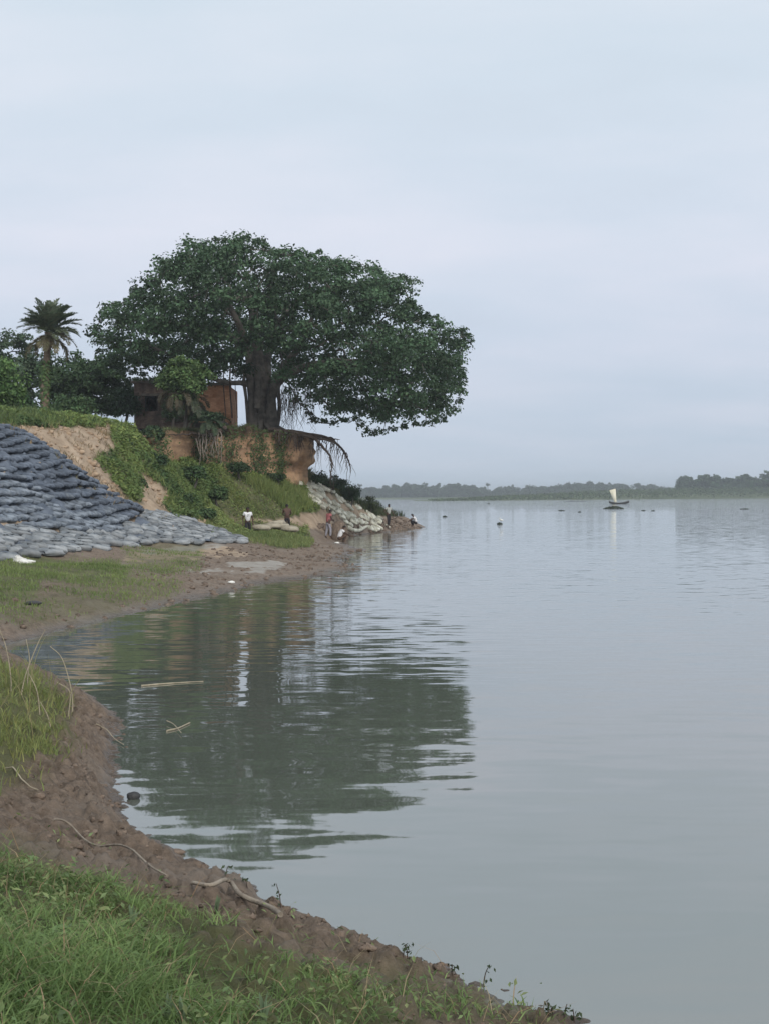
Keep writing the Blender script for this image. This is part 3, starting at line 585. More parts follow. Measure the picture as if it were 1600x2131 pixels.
blob_tree('shrub', 'low shrub at the river end of the sandbagged point', 768, 1052, 24, 13, 112, 14, 100, .15, (.05, .075, .035), base_py=1064, cat='shrub', rad=(.3, .5))
blob_tree('shrub', 'bushy shrub at the foot of the cliff pillar', 655, 1000, 22, 12, 100, 12, 100, .15, (.04, .08, .04), base_py=1010, cat='shrub', rad=(.3, .5))

def fronds(mb, top, n, length, elev, col, pairs=34, leaf=.42, droop=1.0, rach=None, az0=0, wleaf=.035):
    for q in range(n):
        az = az0+q*2.399+random.uniform(-.2, .2); el = random.uniform(*elev); L_ = length*random.uniform(.8, 1.1); d = np.array([math.cos(az), math.sin(az), 0]); n_ = 14
        tt = np.linspace(0, 1, n_); ang = el-droop*tt**1.4*1.1; st_ = L_/(n_-1)
        P = top+np.cumsum(np.c_[np.cos(ang)[:, None]*d[None, :2]*st_, np.sin(ang)*st_], axis=0)
        tube(mb, P, np.linspace(.028, .008, n_), 3, col=np.array(col)*1.2, cap=False)
        t2 = np.linspace(.12, 1, pairs); PP = np.stack([np.interp(t2, tt, P[:, c]) for c in range(3)], -1); tan = norm(np.gradient(PP, axis=0)); s = norm(np.cross(tan, [0, 0, 1.0])); up = np.cross(s, tan)
        for sg in (-1, 1):
            ll = leaf*np.sin(np.clip(t2*.9+.12, 0, 1)*np.pi)**.5*rnd(pairs, .8, 1.15); dirv = norm(s*sg*.8+tan*.75+up*rnd(pairs, .05, .5)[:, None]+RNG.normal(size=(pairs, 3))*.08)
            tip = PP+dirv*ll[:, None]+np.array([0, 0, -.12])*ll[:, None]; wv_ = norm(np.cross(dirv, up+.01))*wleaf
            V = np.stack([PP-wv_*.5, PP+dirv*ll[:, None]*.4+wv_, tip, PP+dirv*ll[:, None]*.4-wv_], 1); F = np.arange(pairs)[:, None]*4+np.array([[0, 1, 2, 3]])
            mb.add(V.reshape(-1, 3), F, np.repeat(leafcol(pairs, col, .3, .3)[:, None], 4, 1).reshape(-1, 3))
DP = 89.0; b0 = PX(95, 862, DP); pal = empty('date_palm', b0); mb = MB()
P = spline([b0+[0, 0, -.5], PX(94, 800, DP), PX(98, 745, DP), PX(103, 692, DP)], 30); rad = np.where(np.arange(30) % 2, 1.12, .94)*np.interp(np.linspace(0, 1, 30), [0, .5, .8, 1], [.27, .21, .18, .25]); tube(mb, P, rad, 9, rough=.2); child('trunk', mb, simple('palm_bark', (.10, .075, .055), (.22, .165, .12), 5, .9, .5, 20), pal)
mb = MB(); top = PX(104, 690, DP)
fronds(mb, top, 46, 1.85, (.55, 1.5), (.13, .185, .115), droop=.55, leaf=.5, pairs=40, wleaf=.05); fronds(mb, top-[0, 0, .1], 22, 1.85, (.1, .75), (.12, .165, .10), droop=.95, az0=1, leaf=.48); fronds(mb, top-[0, 0, .2], 14, 1.8, (-.5, .1), (.15, .155, .09), droop=1.1, az0=2, leaf=.42)
child('crown', mb, M['leaf'], pal, False)
mb = MB(); n = 520; f = RNG.random(n)**.8; Q = np.stack([np.interp(f*.62, np.linspace(0, 1, 30), P[:, c]) for c in range(3)], -1); an = RNG.random(n)*6.28; dd = np.c_[np.cos(an), np.sin(an), np.zeros(n)]
leaves(mb, Q+dd*rnd(n, .18, .36)[:, None], dd+[0, 0, .4], rnd(n, .14, .26), .8, leafcol(n, (.075, .14, .05), .35, .3)); child('creeper', mb, M['leaf'], pal, False)
tag(pal, 'date palm with feathery crown and creeper-wrapped trunk', 'palm')

# small leafy tree with dry fronds before the ruin
b0 = PX(385, 868, 90); o = blob_tree('small_tree', 'light green small tree with drooping dry fronds in front of the ruined house', 385, 795, 52, 52, 86.3, 80, 150, .17, (.085, .155, .055), base_py=880, rad=(.32, .6))
mb = MB(); fronds(mb, PX(372, 812, 86), 13, 1.7, (-.6, .5), (.085, .085, .055), droop=1.3, leaf=.36); fronds(mb, PX(395, 830, 86), 9, 1.6, (-.4, .4), (.06, .08, .05), droop=1.3, leaf=.32, az0=.7); child('dry_fronds', mb, M['leaf'], o, False)
o = blob_tree('hanging_shrub', 'shrub drooping over the cliff recess with pale trailing stems', 437, 902, 25, 30, 86.2, 26, 110, .17, (.05, .095, .05), base_py=880, rad=(.3, .5), cat='shrub')
mb = MB()
for q in range(16):
    s = PX(415+random.uniform(-8, 48), 905+random.uniform(-10, 12), 85.6); n = 8; tube(mb, s+np.cumsum(RNG.normal(size=(n, 3))*[.05, .03, 0], axis=0)+np.c_[np.zeros(n), np.zeros(n), -np.linspace(0, random.uniform(.8, 1.7), n)], np.linspace(.04, .015, n), 5)
child('trailing_stems', mb, simple('pale_stem', (.16, .13, .11), (.28, .24, .2), 5, .9), o)
mb = MB(); fronds(mb, PX(437, 880, 85.7), 12, 1.3, (-.2, .7), (.06, .095, .055), droop=1.5, leaf=.3); child('drooping_fronds', mb, M['leaf'], o, False)

# ------------------------------------------------------------------ ruined house
H0 = PX(280, 872, 97); rh = empty('ruined_house', H0); k = 97/FPX
def hx(px): return (px-280)*k
zt_, zb_ = (872-797)*k, -.6
def part(name, boxes, mat, par=None):
    mb = MB()
    for lo, hi in boxes: box(mb, lo, hi)
    return build(name, mb, mat, par or rh)
wx0, wx1, wz0, wz1 = hx(302), hx(329), (872-856)*k, (872-824)*k
fw_ = part('front_wall', [((0, 0, zb_), (wx0, .3, zt_)), ((wx1, 0, zb_), (hx(402), .3, zt_)), ((wx0, .0, zb_), (wx1, .3, wz0)), ((wx0, .0, wz1), (wx1, .3, zt_))], M['brickdark'])
part('side_wall', [((-.002, .302, zb_), (.3, 4.2, zt_-.003))], M['brickdark'])
part('back_wall', [((.302, 3.9, zb_), (hx(460), 4.2, zt_-.05))], M['brickdark'])
part('window_lintel', [((wx0-.2, -.03, wz1+.002), (wx1+.2, .05, wz1+.14))], M['concrete'], fw_)
part('roof_slab', [((-.18, -.18, zt_+.002), (hx(372), 4.35, zt_+.13)), ((hx(372)+.002, .25, zt_+.03), (hx(404), 4.3, zt_+.12))], M['concrete'])
part('window_frame', [((wx0+.002, .08, wz0+.002), (wx0+.06, .16, wz1-.002)), ((wx1-.06, .08, wz0+.002), (wx1-.002, .16, wz1-.002)), ((wx0+.062, .08, wz1-.06), (wx1-.062, .16, wz1-.002))], M['darkwood'], fw_)
part('partition_wall', [((hx(396), .302, zb_), (hx(402)-.003, 3.898, zt_-.004))], M['brickdark'])
def slab(name, pts, y0, th, mat):
    mb = MB(); n = len(pts); A = [(hx(x), y0, (872-y)*k) for x, y in pts]; B = [(a[0], y0+th, a[2]) for a in A]; mb.add(A+B, [(i_, (i_+1) % n, n+(i_+1) % n, n+i_) for i_ in range(n)])
    c = np.mean(A, axis=0); mb.add(A+[tuple(c)], [(i_+1 if i_+1 < n else 0, i_, n) for i_ in range(n)]); c2 = np.mean(B, axis=0); mb.add(B+[tuple(c2)], [(i_, (i_+1) % n, n) for i_ in range(n)])
    return build(name, mb, mat, rh)
slab('plastered_wall', [(404, 818), (412, 814), (418, 822), (428, 810), (440, 800), (452, 804), (464, 799), (474, 803), (483, 801), (484, 830), (483, 876), (474, 884), (452, 884), (430, 880), (404, 880)], -.35, .28, M['brickorange'])
slab('broken_slab', [(400, 838), (408, 842), (470, 878), (480, 886), (472, 886), (405, 852)], -.75, .35, M['concrete'])
part('end_wall', [((hx(474), -.068, zb_), (hx(483), 3.9, (872-808)*k))], M['brickorange'])
part('floor_beam', [((hx(402)+.01, -.5, zt_-.22), (hx(515), -.36, zt_-.05))], M['concrete'])
mb = MB(); n = 2600; Q = np.c_[rnd(n, -.3, hx(410)), rnd(n, -.5, 1.5), zt_+rnd(n, .1, .35)]; kk = fbm(Q[:, 0]*.9, Q[:, 1]*.9, 3, 110) > -.03; Q = Q[kk]; Q2 = np.c_[rnd(1500, hx(342), hx(404)), rnd(1500, -.35, -.05), rnd(1500, -.2, zt_)]; Q = np.vstack([Q, Q2[fbm(Q2[:, 0]*1.3, Q2[:, 2]*1.3, 3, 111) > -.02]]); n = len(Q)
leaves(mb, Q, np.c_[RNG.normal(size=(n, 2))*.6+[0, -.4], np.ones(n)*.8], rnd(n, .1, .2), .6, leafcol(n, (.06, .105, .045), .4, .4)); build('creeper', mb, M['leaf'], rh)
tag(rh, 'ruined brick house with a dark window hole and broken orange wall beside the banyan', 'ruin')

# ------------------------------------------------------------------ sandbags
def bag_mesh(name, lx, ly, lz, mat, seed):
    r = np.random.default_rng(seed); nu, nv = 16, 8; V = []
    for v in range(nv+1):
        ph = -math.pi/2+math.pi*v/nv
        for u in range(nu):
            th = 2*math.pi*u/nu; c, s = math.cos(th), math.sin(th); e = .26; cx = abs(c)**e*math.copysign(1, c); sy = abs(s)**e*math.copysign(1, s); cp = math.cos(ph)**.42 if math.cos(ph) > 1e-6 else 0
            V.append((cx*cp*lx/2, sy*cp*ly/2, math.copysign(abs(math.sin(ph))**.9, ph)*lz/2))
    V = np.array(V); V += r.normal(size=V.shape)*[.022, .022, .016]; V[:, 2] += .05*lz*np.sin(V[:, 0]*7/lx+seed)+.08*lz*np.cos(V[:, 1]*6/ly+seed)
    mb = MB(); F = [(v*nu+u, v*nu+(u+1) % nu, (v+1)*nu+(u+1) % nu, (v+1)*nu+u) for v in range(nv) for u in range(nu)]; mb.add(V, F); return mb.mesh(name, mat, True)
M['bagmid'] = simple('geotextile_skylit', (.11, .13, .16), (.23, .255, .285), 2.4, .8, .9, 9, rnd_=.22); mid = [bag_mesh('geotextile_bag', .70, .84, .21, M['bagmid'], 40+s) for s in range(5)]  # lighter copy of the dark cloth: skylight on up-facing bags painted in
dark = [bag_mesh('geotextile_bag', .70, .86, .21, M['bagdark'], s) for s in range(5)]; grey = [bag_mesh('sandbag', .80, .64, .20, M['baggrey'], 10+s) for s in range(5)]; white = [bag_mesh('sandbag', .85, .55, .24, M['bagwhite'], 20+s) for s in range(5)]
def nrm_at(x, y, e=.5):
    x = np.atleast_1d(x); y = np.atleast_1d(y); zx = (height(x+e, y, False)-height(x-e, y, False))/(2*e); zy = (height(x, y+e, False)-height(x, y-e, False))/(2*e); return norm(np.stack([-zx, -zy, np.ones(len(x))], -1))
REV = [(-25, 888), (22, 890), (60, 912), (110, 945), (160, 985), (200, 1012), (240, 1040), (282, 1056), (262, 1080), (235, 1108), (90, 1100), (0, 1090), (-25, 1090)]
APR = [(-25, 1095), (0, 1098), (120, 1106), (240, 1100), (262, 1082), (330, 1068), (400, 1078), (430, 1098), (490, 1118), (500, 1128), (440, 1130), (330, 1132), (250, 1138), (200, 1146), (80, 1160), (-25, 1166)]
WHT = [(598, 992), (622, 1000), (650, 1005), (690, 1022), (720, 1045), (760, 1065), (790, 1080), (812, 1092), (790, 1104), (740, 1102), (715, 1085), (690, 1068), (660, 1050), (630, 1030), (610, 1010)]
def lay(poly, meshes, sx, sy, row_dir, tiltk, label, group, jit=.06, lift=.05, yaw=.08, dens=1.0, box_=None):
    n = 0; c, s = math.cos(row_dir), math.sin(row_dir); e1 = np.array([c, s]); e2 = np.array([-s, c]); ctr = np.array(box_[:2]); out = []
    for r in range(-int(box_[3]/sy), int(box_[3]/sy)):
        for q in range(-int(box_[2]/sx), int(box_[2]/sx)):
            pt = ctr+e1*(q+.5*(r % 2))*sx+e2*r*sy+RNG.normal(size=2)*jit; out.append((*pt, r))
    out = np.array(out); z = height(out[:, 0], out[:, 1], False); px, py = project(np.c_[out[:, :2], z]); k_ = inpoly(px, py, poly) & (z > .02) & (RNG.random(len(px)) < dens); out = out[k_]; z = z[k_]; px = px[k_]; NN = nrm_at(out[:, 0], out[:, 1])
    for (x, y, r), zz, nv_, p_ in zip(out, z, NN, px):
        up = norm(nv_*(1-tiltk)+np.array([0, 0, 1.0])*tiltk); xa = np.array([c, s, 0]); xa = norm(xa-up*np.dot(xa, up)); ya = np.cross(up, xa); Rm = Matrix((xa, ya, up)).transposed().to_4x4()
        ml = mid if (meshes is dark and project(np.array([[x, y, zz]]))[1][0] > 985+.40*p_+random.uniform(-14, 14)) else meshes; me_ = random.choice(ml); o = link(me_.name.split('.')[0], me_); o.matrix_world = Matrix.Translation((x, y, zz+lift+random.uniform(-.03, .04)))@Rm@Matrix.Rotation(random.gauss(0, yaw), 4, 'Z')@Matrix.Diagonal((random.uniform(.9, 1.1), random.uniform(.9, 1.08), random.uniform(.85, 1.15), 1))  # bags below the crease take the copy painted as skylit
        tag(o, label, 'sandbag', group); n += 1
    return n
sb = MB(); xs = np.arange(-24, -5, .25); ys = np.arange(44, 76, .25); X, Y = np.meshgrid(xs, ys); X = X.ravel(); Y = Y.ravel(); Z = height(X, Y); px, py = project(np.stack([X, Y, height(X, Y, False)], -1)); ok = (inpoly(px, py, REV+[]) | inpoly(px, py, APR))
i = np.arange(len(ys)-1)[:, None]*len(xs)+np.arange(len(xs)-1)[None]; F = np.stack([i, i+1, i+1+len(xs), i+len(xs)], -1).reshape(-1, 4); F = F[ok[F].all(1)]; us = np.unique(F); mp_ = np.full(len(X), -1); mp_[us] = np.arange(len(us)); sb.add(np.stack([X, Y, Z+.05], -1)[us], mp_[F])
tag(build('filter_sheet', sb, M['bagdark'], smooth=True), 'dark filter cloth laid under the sandbags of the embankment', 'cloth')
a1 = W(0, 1000, d=56); a2 = W(200, 1010, d=67)
n1 = lay(REV, dark, .60, .46, math.radians(80), .72, 'dark blue grey sandbag laid in stepped rows on the embankment slope', 'dark sandbags on the embankment', .035, .05, .06, 1, (-14, 60, 16, 16))
n2 = lay(APR, grey, .74, .56, math.radians(40), .3, 'dusty grey sandbag, painted paler as skylit, in the low apron at the foot of the embankment', 'grey sandbags of the apron', .14, .05, .35, 1, (-11, 58, 22, 22))
n3 = lay(WHT, white, .66, .46, math.radians(75), .35, 'off white sandbag tumbled down the river point below the cliff', 'white sandbags on the point', .14, .08, .5, .9, (-3, 100, 16, 20))
print('bags', n1, n2, n3)

# ------------------------------------------------------------------ ground vegetation and clods
def scatter(n, xr, yr, fn, bias=0):
    out = []; tot = 0
    for _ in range(12):
        x = rnd(n, *xr); y = rnd(n, *yr); z = height(x, y); g, tn, sd = cover(x, y, z); k_ = fn(x, y, z, g, tn, sd); out.append(np.stack([x, y, z], -1)[k_]); tot += k_.sum()
        if tot >= n: break
    return np.concatenate(out)[:n]
def patchy(x, y, s, seed=0): return fbm(x*s, y*s, 3, 80+seed)
def gcol(P, a, b, s, seed=0, var=.25, yel=.3):
    f = np.clip(.5+1.6*patchy(P[:, 0], P[:, 1], s, seed), 0, 1)[:, None]; c = np.array(a)*(1-f)+np.array(b)*f
    return c*(1+var*2*(RNG.random((len(P), 1))-.5))*np.c_[1+yel*RNG.random(len(P)), np.ones((len(P), 2))]
gm = MB()                                        # foreground turf
land_ok = lambda x, y, z, g, tn, sd: (z > .04) & (RNG.random(len(x)) < g*np.clip(.5+3.4*patchy(x, y, 1.3, 1), .04, 1))
P = scatter(70000, (-5.2, 1.6), (4.1, 10.5), lambda x, y, z, g, tn, sd: land_ok(x, y, z, g**2, tn, sd)); n = len(P)
blades(gm, P, rnd(n, .03, .11)*(.3+1.4*np.clip(.5+1.8*patchy(P[:, 0], P[:, 1], 1.0, 2), 0, 1)), rnd(n, .004, .009), rnd(n, .4, 1.6), gcol(P, (.09, .155, .05), (.20, .305, .11), 1.6, 3, .25, .15))
P = scatter(8500, (-5.2, 1.6), (4.1, 10.5), lambda x, y, z, g, tn, sd: land_ok(x, y, z, g, tn, sd) & (patchy(x, y, .9, 4) > -.02)); n = len(P)
leaves(gm, P+np.c_[np.zeros(n), np.zeros(n), rnd(n, .01, .12)], np.c_[RNG.normal(size=(n, 2))*.6, np.ones(n)], rnd(n, .02, .052), .42, gcol(P, (.10, .165, .065), (.19, .27, .12), 2.5, 5, .4))
P = scatter(2600, (-5.2, 1.6), (4.1, 10.5), land_ok); n = len(P)
blades(gm, P, rnd(n, .1, .24), rnd(n, .003, .006), rnd(n, .5, 1.4), gcol(P, (.24, .21, .12), (.30, .26, .16), 2, 6))
tag(build('foreground_grass', gm, M['grass']), 'short green grass and weeds on the near bank', 'grass', kind='stuff')
gm = MB()                                        # spit grass
spit = lambda x, y, z, g, tn, sd: (z > .05) & (RNG.random(len(x)) < g*np.clip(.5+2.6*patchy(x, y, 1.2, 7), .04, 1))
P = scatter(21000, (-7, -1.5), (10.3, 22), spit); n = len(P)
blades(gm, P, rnd(n, .04, .17), rnd(n, .006, .012), rnd(n, .2, 1.0), gcol(P, (.13, .18, .06), (.24, .30, .11), 1.0, 8))
P = scatter(170, (-6.5, -2.3), (11.5, 20), lambda x, y, z, g, tn, sd: (z > .12) & (g > .9) & (patchy(x, y, .7, 9) > -.08)); n = len(P)
blades(gm, P, rnd(n, .35, .85), rnd(n, .008, .014), rnd(n, .2, .9), gcol(P, (.10, .15, .06), (.26, .24, .13), 1.0, 10), seg=4)
tag(build('spit_grass', gm, M['grass']), 'rough grass tussocks on the muddy spit', 'grass', kind='stuff')
gm = MB()                                        # cove bank turf
P = scatter(24000, (-17, -3), (27, 60), lambda x, y, z, g, tn, sd: (z > .08) & (RNG.random(len(x)) < g*np.clip(.5+3*patchy(x, y, .5, 11), .04, 1))); n = len(P)
blades(gm, P, rnd(n, .04, .13), rnd(n, .012, .024), rnd(n, .2, .9), gcol(P, (.11, .165, .055), (.21, .28, .10), .5, 12, .25, .15))
P = scatter(16000, (-11, -3), (66, 78), lambda x, y, z, g, tn, sd: (z > .2) & (z < 1.6) & (RNG.random(len(x)) < g)); n = len(P)
blades(gm, P, rnd(n, .08, .3)*np.where((P[:, 0] < -6.0) & (P[:, 0] > -8.6), .35, 1), rnd(n, .02, .04), rnd(n, .15, .7), gcol(P, (.12, .18, .065), (.22, .285, .11), .35, 13))
tag(build('cove_grass', gm, M['grass']), 'green turf on the bank of the cove and the mound', 'grass', kind='stuff')
gm = MB()                                        # slope and plateau cover
clear = lambda x, y: ~((x > -9.2) & (x < -4.0) & (y > 70) & (y < 89))
slp = lambda x, y, z, g, tn, sd: (z > .9) & (RNG.random(len(x)) < g) & clear(x, y)
P = scatter(120000, (-22, -1), (66, 100), slp); n = len(P); tall = np.clip(.35+2.0*patchy(P[:, 0], P[:, 1], .45, 14), .05, 1)
leaves(gm, P+np.c_[np.zeros(n), np.zeros(n), RNG.random(n)*tall*.55], np.c_[RNG.normal(size=(n, 2))*.7+[0, -.3], np.ones(n)], rnd(n, .1, .24), .55, gcol(P, (.065, .125, .045), (.20, .29, .085), .45, 15))
P = scatter(9000, (-22, -1), (66, 100), slp); n = len(P)
blades(gm, P, rnd(n, .2, .6), rnd(n, .02, .05), rnd(n, .2, .9), gcol(P, (.10, .165, .055), (.21, .28, .09), .3, 16))
P = scatter(7000, (-9.5, -4.0), (87.5, 93), lambda x, y, z, g, tn, sd: (z > 1.5) & (z < 3.4) & (g > .5)); n = len(P)
blades(gm, P, rnd(n, .35, .8), rnd(n, .02, .04), rnd(n, .1, .5), gcol(P, (.13, .195, .06), (.21, .28, .095), .4, 17))
P = scatter(14000, (-36, -12), (66, 100), lambda x, y, z, g, tn, sd: (z > 5.4) & (g > .5)); n = len(P)
blades(gm, P, rnd(n, .25, .75), rnd(n, .03, .06), rnd(n, .2, .9), gcol(P, (.055, .105, .042), (.12, .175, .065), .3, 18))
P = scatter(16000, (-9.4, -3.8), (77, 89.5), lambda x, y, z, g, tn, sd: (RNG.random(len(x)) < g*np.clip(.6+2*patchy(x, y, .6, 30), .05, 1))); n = len(P)
leaves(gm, P+np.c_[np.zeros(n), np.zeros(n), RNG.random(n)*.14], np.c_[RNG.normal(size=(n, 2))*.7+[0, -.3], np.ones(n)], rnd(n, .08, .18), .55, gcol(P, (.11, .17, .06), (.20, .27, .09), .5, 31))
P = P[~((P[:, 0] < -6.2) & (P[:, 1] < 84.5))]; blades(gm, P[:7000], rnd(7000, .1, .3)[:len(P[:7000])], rnd(7000, .02, .035)[:len(P[:7000])], rnd(7000, .2, .9)[:len(P[:7000])], gcol(P[:7000], (.12, .18, .06), (.21, .28, .09), .5, 32))
P = scatter(1500, (-19, -8), (62, 80), lambda x, y, z, g, tn, sd: (z > 1.5) & (tn > .5) & (g < .4) & (patchy(x, y, .8, 33) > .02)); n = len(P); blades(gm, P, rnd(n, .1, .4), rnd(n, .02, .04), rnd(n, .3, 1.1), gcol(P, (.13, .14, .07), (.27, .22, .13), .8, 34))
tag(build('slope_vegetation', gm, M['leaf']), 'thick green weeds covering the earth slope and plateau', 'weeds', kind='stuff')
gm = MB()                                        # cliff creepers and turf lip
cu = np.clip(np.concatenate([RNG.normal(c, w, 1400) for c, w in ((.5, .06), (.38, .05), (.68, .03), (.8, .02), (.06, .05))]), 0, 1); n = len(cu)
cf = np.clip(RNG.random(n)**.8*.75+fbm(cu*40, cu*0, 3, 91)*.3, 0, 1); Q = cliff_front(cu, cf)+RNG.normal(size=(n, 3))*[.15, .12, .12]+[0, -.08, 0]
leaves(gm, Q, np.c_[RNG.normal(size=(n, 2))*.5+[0, -.9], rnd(n, .2, 1)], rnd(n, .09, .2), .6, gcol(Q, (.045, .085, .035), (.09, .145, .05), .5, 19))
u_ = rnd(5200, 0, 1); Q = cliff_front(u_, u_*0); Q = Q+(ctr-Q)*(RNG.random((5200, 1))**2*.35); Q[:, 2] -= .03; n = len(Q)
blades(gm, Q, rnd(n, .08, .4)*np.where(u_ > .72, .35, 1), rnd(n, .02, .035), rnd(n, .3, 1.2), gcol(Q, (.055, .085, .035), (.12, .14, .06), .5, 20))
tag(build('cliff_creepers', gm, M['leaf']), 'creepers and tufts clinging to the earth cliff', 'creeper', kind='stuff')
gm = MB()                                        # scrub behind the white bags
P = scatter(14000, (-7, 2.5), (97, 128), lambda x, y, z, g, tn, sd: (z > .7) & (project(np.stack([x, y, z], -1))[1] < 1075) & (~inpoly(*project(np.stack([x, y, z], -1)), WHT))); n = len(P)
blades(gm, P, rnd(n, .25, .75), rnd(n, .03, .05), rnd(n, .2, .9), gcol(P, (.04, .065, .03), (.09, .105, .045), .4, 21))
tag(build('point_scrub', gm, M['leaf']), 'dark scrub growing along the back of the point', 'scrub', kind='stuff')
# mud clods
cm = MB(); nu, nv = 7, 4; SV = np.array([(math.cos(2*math.pi*u/nu)*math.cos(-math.pi/2+math.pi*v/nv), math.sin(2*math.pi*u/nu)*math.cos(-math.pi/2+math.pi*v/nv), math.sin(-math.pi/2+math.pi*v/nv)) for v in range(nv+1) for u in range(nu)])
SF = np.array([(v*nu+u, v*nu+(u+1) % nu, (v+1)*nu+(u+1) % nu, (v+1)*nu+u) for v in range(nv) for u in range(nu)])
def clods(P, r):
    n = len(P); an = RNG.random(n)*6.28; S = SV[None]*(1+.8*(RNG.random((n, len(SV), 1))-.5))*np.stack([r*rnd(n, .8, 1.7), r*rnd(n, .7, 1.2), r*rnd(n, .45, .85)], -1)[:, None]
    c, s = np.cos(an)[:, None], np.sin(an)[:, None]; X = S[..., 0]*c-S[..., 1]*s; Y = S[..., 0]*s+S[..., 1]*c
    V = np.stack([X, Y, S[..., 2]-.25*r[:, None]], -1)+P[:, None]; cm.add(V.reshape(-1, 3), (np.arange(n)[:, None, None]*len(SV)+SF[None]).reshape(-1, 4))
P = scatter(2600, (-5.5, 2.2), (4.5, 18), lambda x, y, z, g, tn, sd: (z > -.01) & (z < .5) & (g < .4) & (sd < .5) & (RNG.random(len(x)) < np.clip(.3+1.5*patchy(x, y, 1.5, 22), .05, 1))); clods(P, (.006+.03*RNG.random(len(P))**3))
P = scatter(420, (-16, 0), (26, 75), lambda x, y, z, g, tn, sd: (z > 0) & (z < .55) & (g < .4) & (sd < .5)); clods(P, rnd(len(P), .03, .09))
P = scatter(260, (-6, 4), (90, 124), lambda x, y, z, g, tn, sd: (z > 0) & (z < .9)); clods(P, rnd(len(P), .07, .25))
P = scatter(650, (-17, -6), (64, 82), lambda x, y, z, g, tn, sd: (z > 1.2) & (tn > .5) & (g < .4)); c0_ = cm.n; cm_main = cm; cm = MB(); clods(P, .03+.14*RNG.random(len(P))**3); tag(build('soil_lumps', cm, simple('tan_soil', (.28, .195, .13), (.44, .33, .23), 3, .95), smooth=True), 'crumbled tan soil on the bare slope', 'soil', kind='stuff'); cm = cm_main
tag(build('mud_clods', cm, M['clod'], smooth=True), 'lumps of brown mud strewn over the bank', 'mud', kind='stuff')

# ------------------------------------------------------------------ far banks
fb = MB()
def strip(pts, prof, inland):
    """pts: shoreline world xy; prof: list of (distance inland, height fraction); inland: heights per shore point"""
    pts = np.array(pts); n = len(pts); rows = []
    for dist, hf in prof: rows.append(np.c_[pts[:, 0], pts[:, 1]+dist, np.array(inland)*hf-.15+fbm(pts[:, 0]*.02, pts[:, 1]*0+dist*.02, 3, 95)*1.2*hf])
    V = np.array(rows); m_ = len(prof); i = np.arange(m_-1)[:, None]*n; j = np.arange(n-1)[None]; fb.add(V.reshape(-1, 3), np.stack([i+j, i+j+1, i+n+j+1, i+n+j], -1).reshape(-1, 4)); return V
isx = np.linspace(868, 2000, 70); isy = np.interp(isx, [868, 1270, 1600, 2000], [1043, 1039.3, 1036.2, 1033]); isw = np.array([W(x, y, z=0)[:2] for x, y in zip(isx, isy)])
ish = np.interp(isx, [868, 1000, 1150, 1300, 1600, 2000], [.2, .9, 2.0, 2.8, 3.6, 4.5]); isd = np.interp(isx, [868, 950, 1100, 2000], [2, 30, 90, 160])
strip(isw, [(0, 0), (4, .35), (25, .8), (80, 1.0), (170, 1.0)], ish)
fx = np.linspace(-500, 1500, 80); strip(np.c_[fx, np.full(80, 1400.0)], [(0, 0), (10, .7), (60, 1), (900, 1.2)], np.full(80, 2.2))
M['farland'] = simple('far_land', (.075, .105, .045), (.12, .14, .07), .03, .95)
tag(build('far_bank', fb, M['farland'], smooth=True), 'low grassy bank across the river', 'bank', kind='structure')
sm = MB(); n = 15000; f = RNG.random(n)**.9; X = np.interp(f, [0, 1], [900, 1990]); Yp = np.interp(X, isx, np.arange(70)); i0 = Yp.astype(int); dep = RNG.random(n)**1.6*90
bx = np.interp(X, isx, isw[:, 0]); by = np.interp(X, isx, isw[:, 1])+dep; bz = np.interp(X, isx, ish)*np.clip(.25+dep/25, 0, 1)
hh = np.interp(X, [900, 1100, 1300, 1600], [.3, 1.1, 2.2, 3.2])*(.5+1.2*np.clip(.5+fbm(bx*.03, by*.03, 3, 97)*1.5, 0, 1))
leaves(sm, np.c_[bx, by, bz+RNG.random(n)*hh], np.c_[RNG.normal(size=(n, 2))*.8, np.ones(n)], rnd(n, .8, 1.9), .6, leafcol(n, (.06, .105, .04), .4, .4))
tag(build('far_scrub', sm, M['leaf']), 'green reeds and scrub on the far bank', 'scrub', kind='stuff')
wm = MB(); wl = MB()
for row, (yy, n) in enumerate(((1425, 150), (1465, 130))):
    xs = np.sort(rnd(n, -130, 520)) if row == 0 else np.sort(rnd(n, -180, 560))
    for x in xs:
        h = random.uniform(8.5, 11.5)*(1.0+.14*math.sin(x*.04)+.08*math.sin(x*.11)); r_ = random.uniform(3.2, 6.2); k_ = random.randint(7, 12); c0 = np.array([x, yy+random.uniform(-12, 12), 2.2+h-r_*.7])
        C = c0+norm(RNG.normal(size=(k_, 3)))*rnd(k_, .2, .75)[:, None]*np.array([r_, r_, r_*.75]); crown(wl, C, rnd(k_, r_*.35, r_*.6), 26, 1.7, (.038, .07, .036), .8, .7); tube(wl, [c0-[0, 0, h-r_*.5], c0], [.35, .2], 4, col=(.05, .04, .03), cap=False)
        low = c0+np.c_[rnd(11, -6, 6), rnd(11, -5, 2), rnd(11, -h+r_*.7, -h*.05)]; crown(wl, low, rnd(11, 2.2, 3.8), 24, 2.2, (.038, .07, .036), .8, .7)
for x in (-22, 20, 38, 95):
    h = random.uniform(12, 13.5); tp = np.array([x, 1415, h]); tube(wl, [tp-[0, 0, h-1], tp-[.3, 0, h*.5], tp], [.25, .2, .18], 4, col=(.05, .04, .03), cap=False); C = tp+RNG.normal(size=(5, 3))*[.9, .9, .5]; crown(wl, C, 1.5, 24, 1.6, (.04, .07, .036), .7, .35)
tag(build('far_woodland', wl, M['leaf']), 'hazy blue woodland along the far side of the river', 'woodland', kind='stuff')
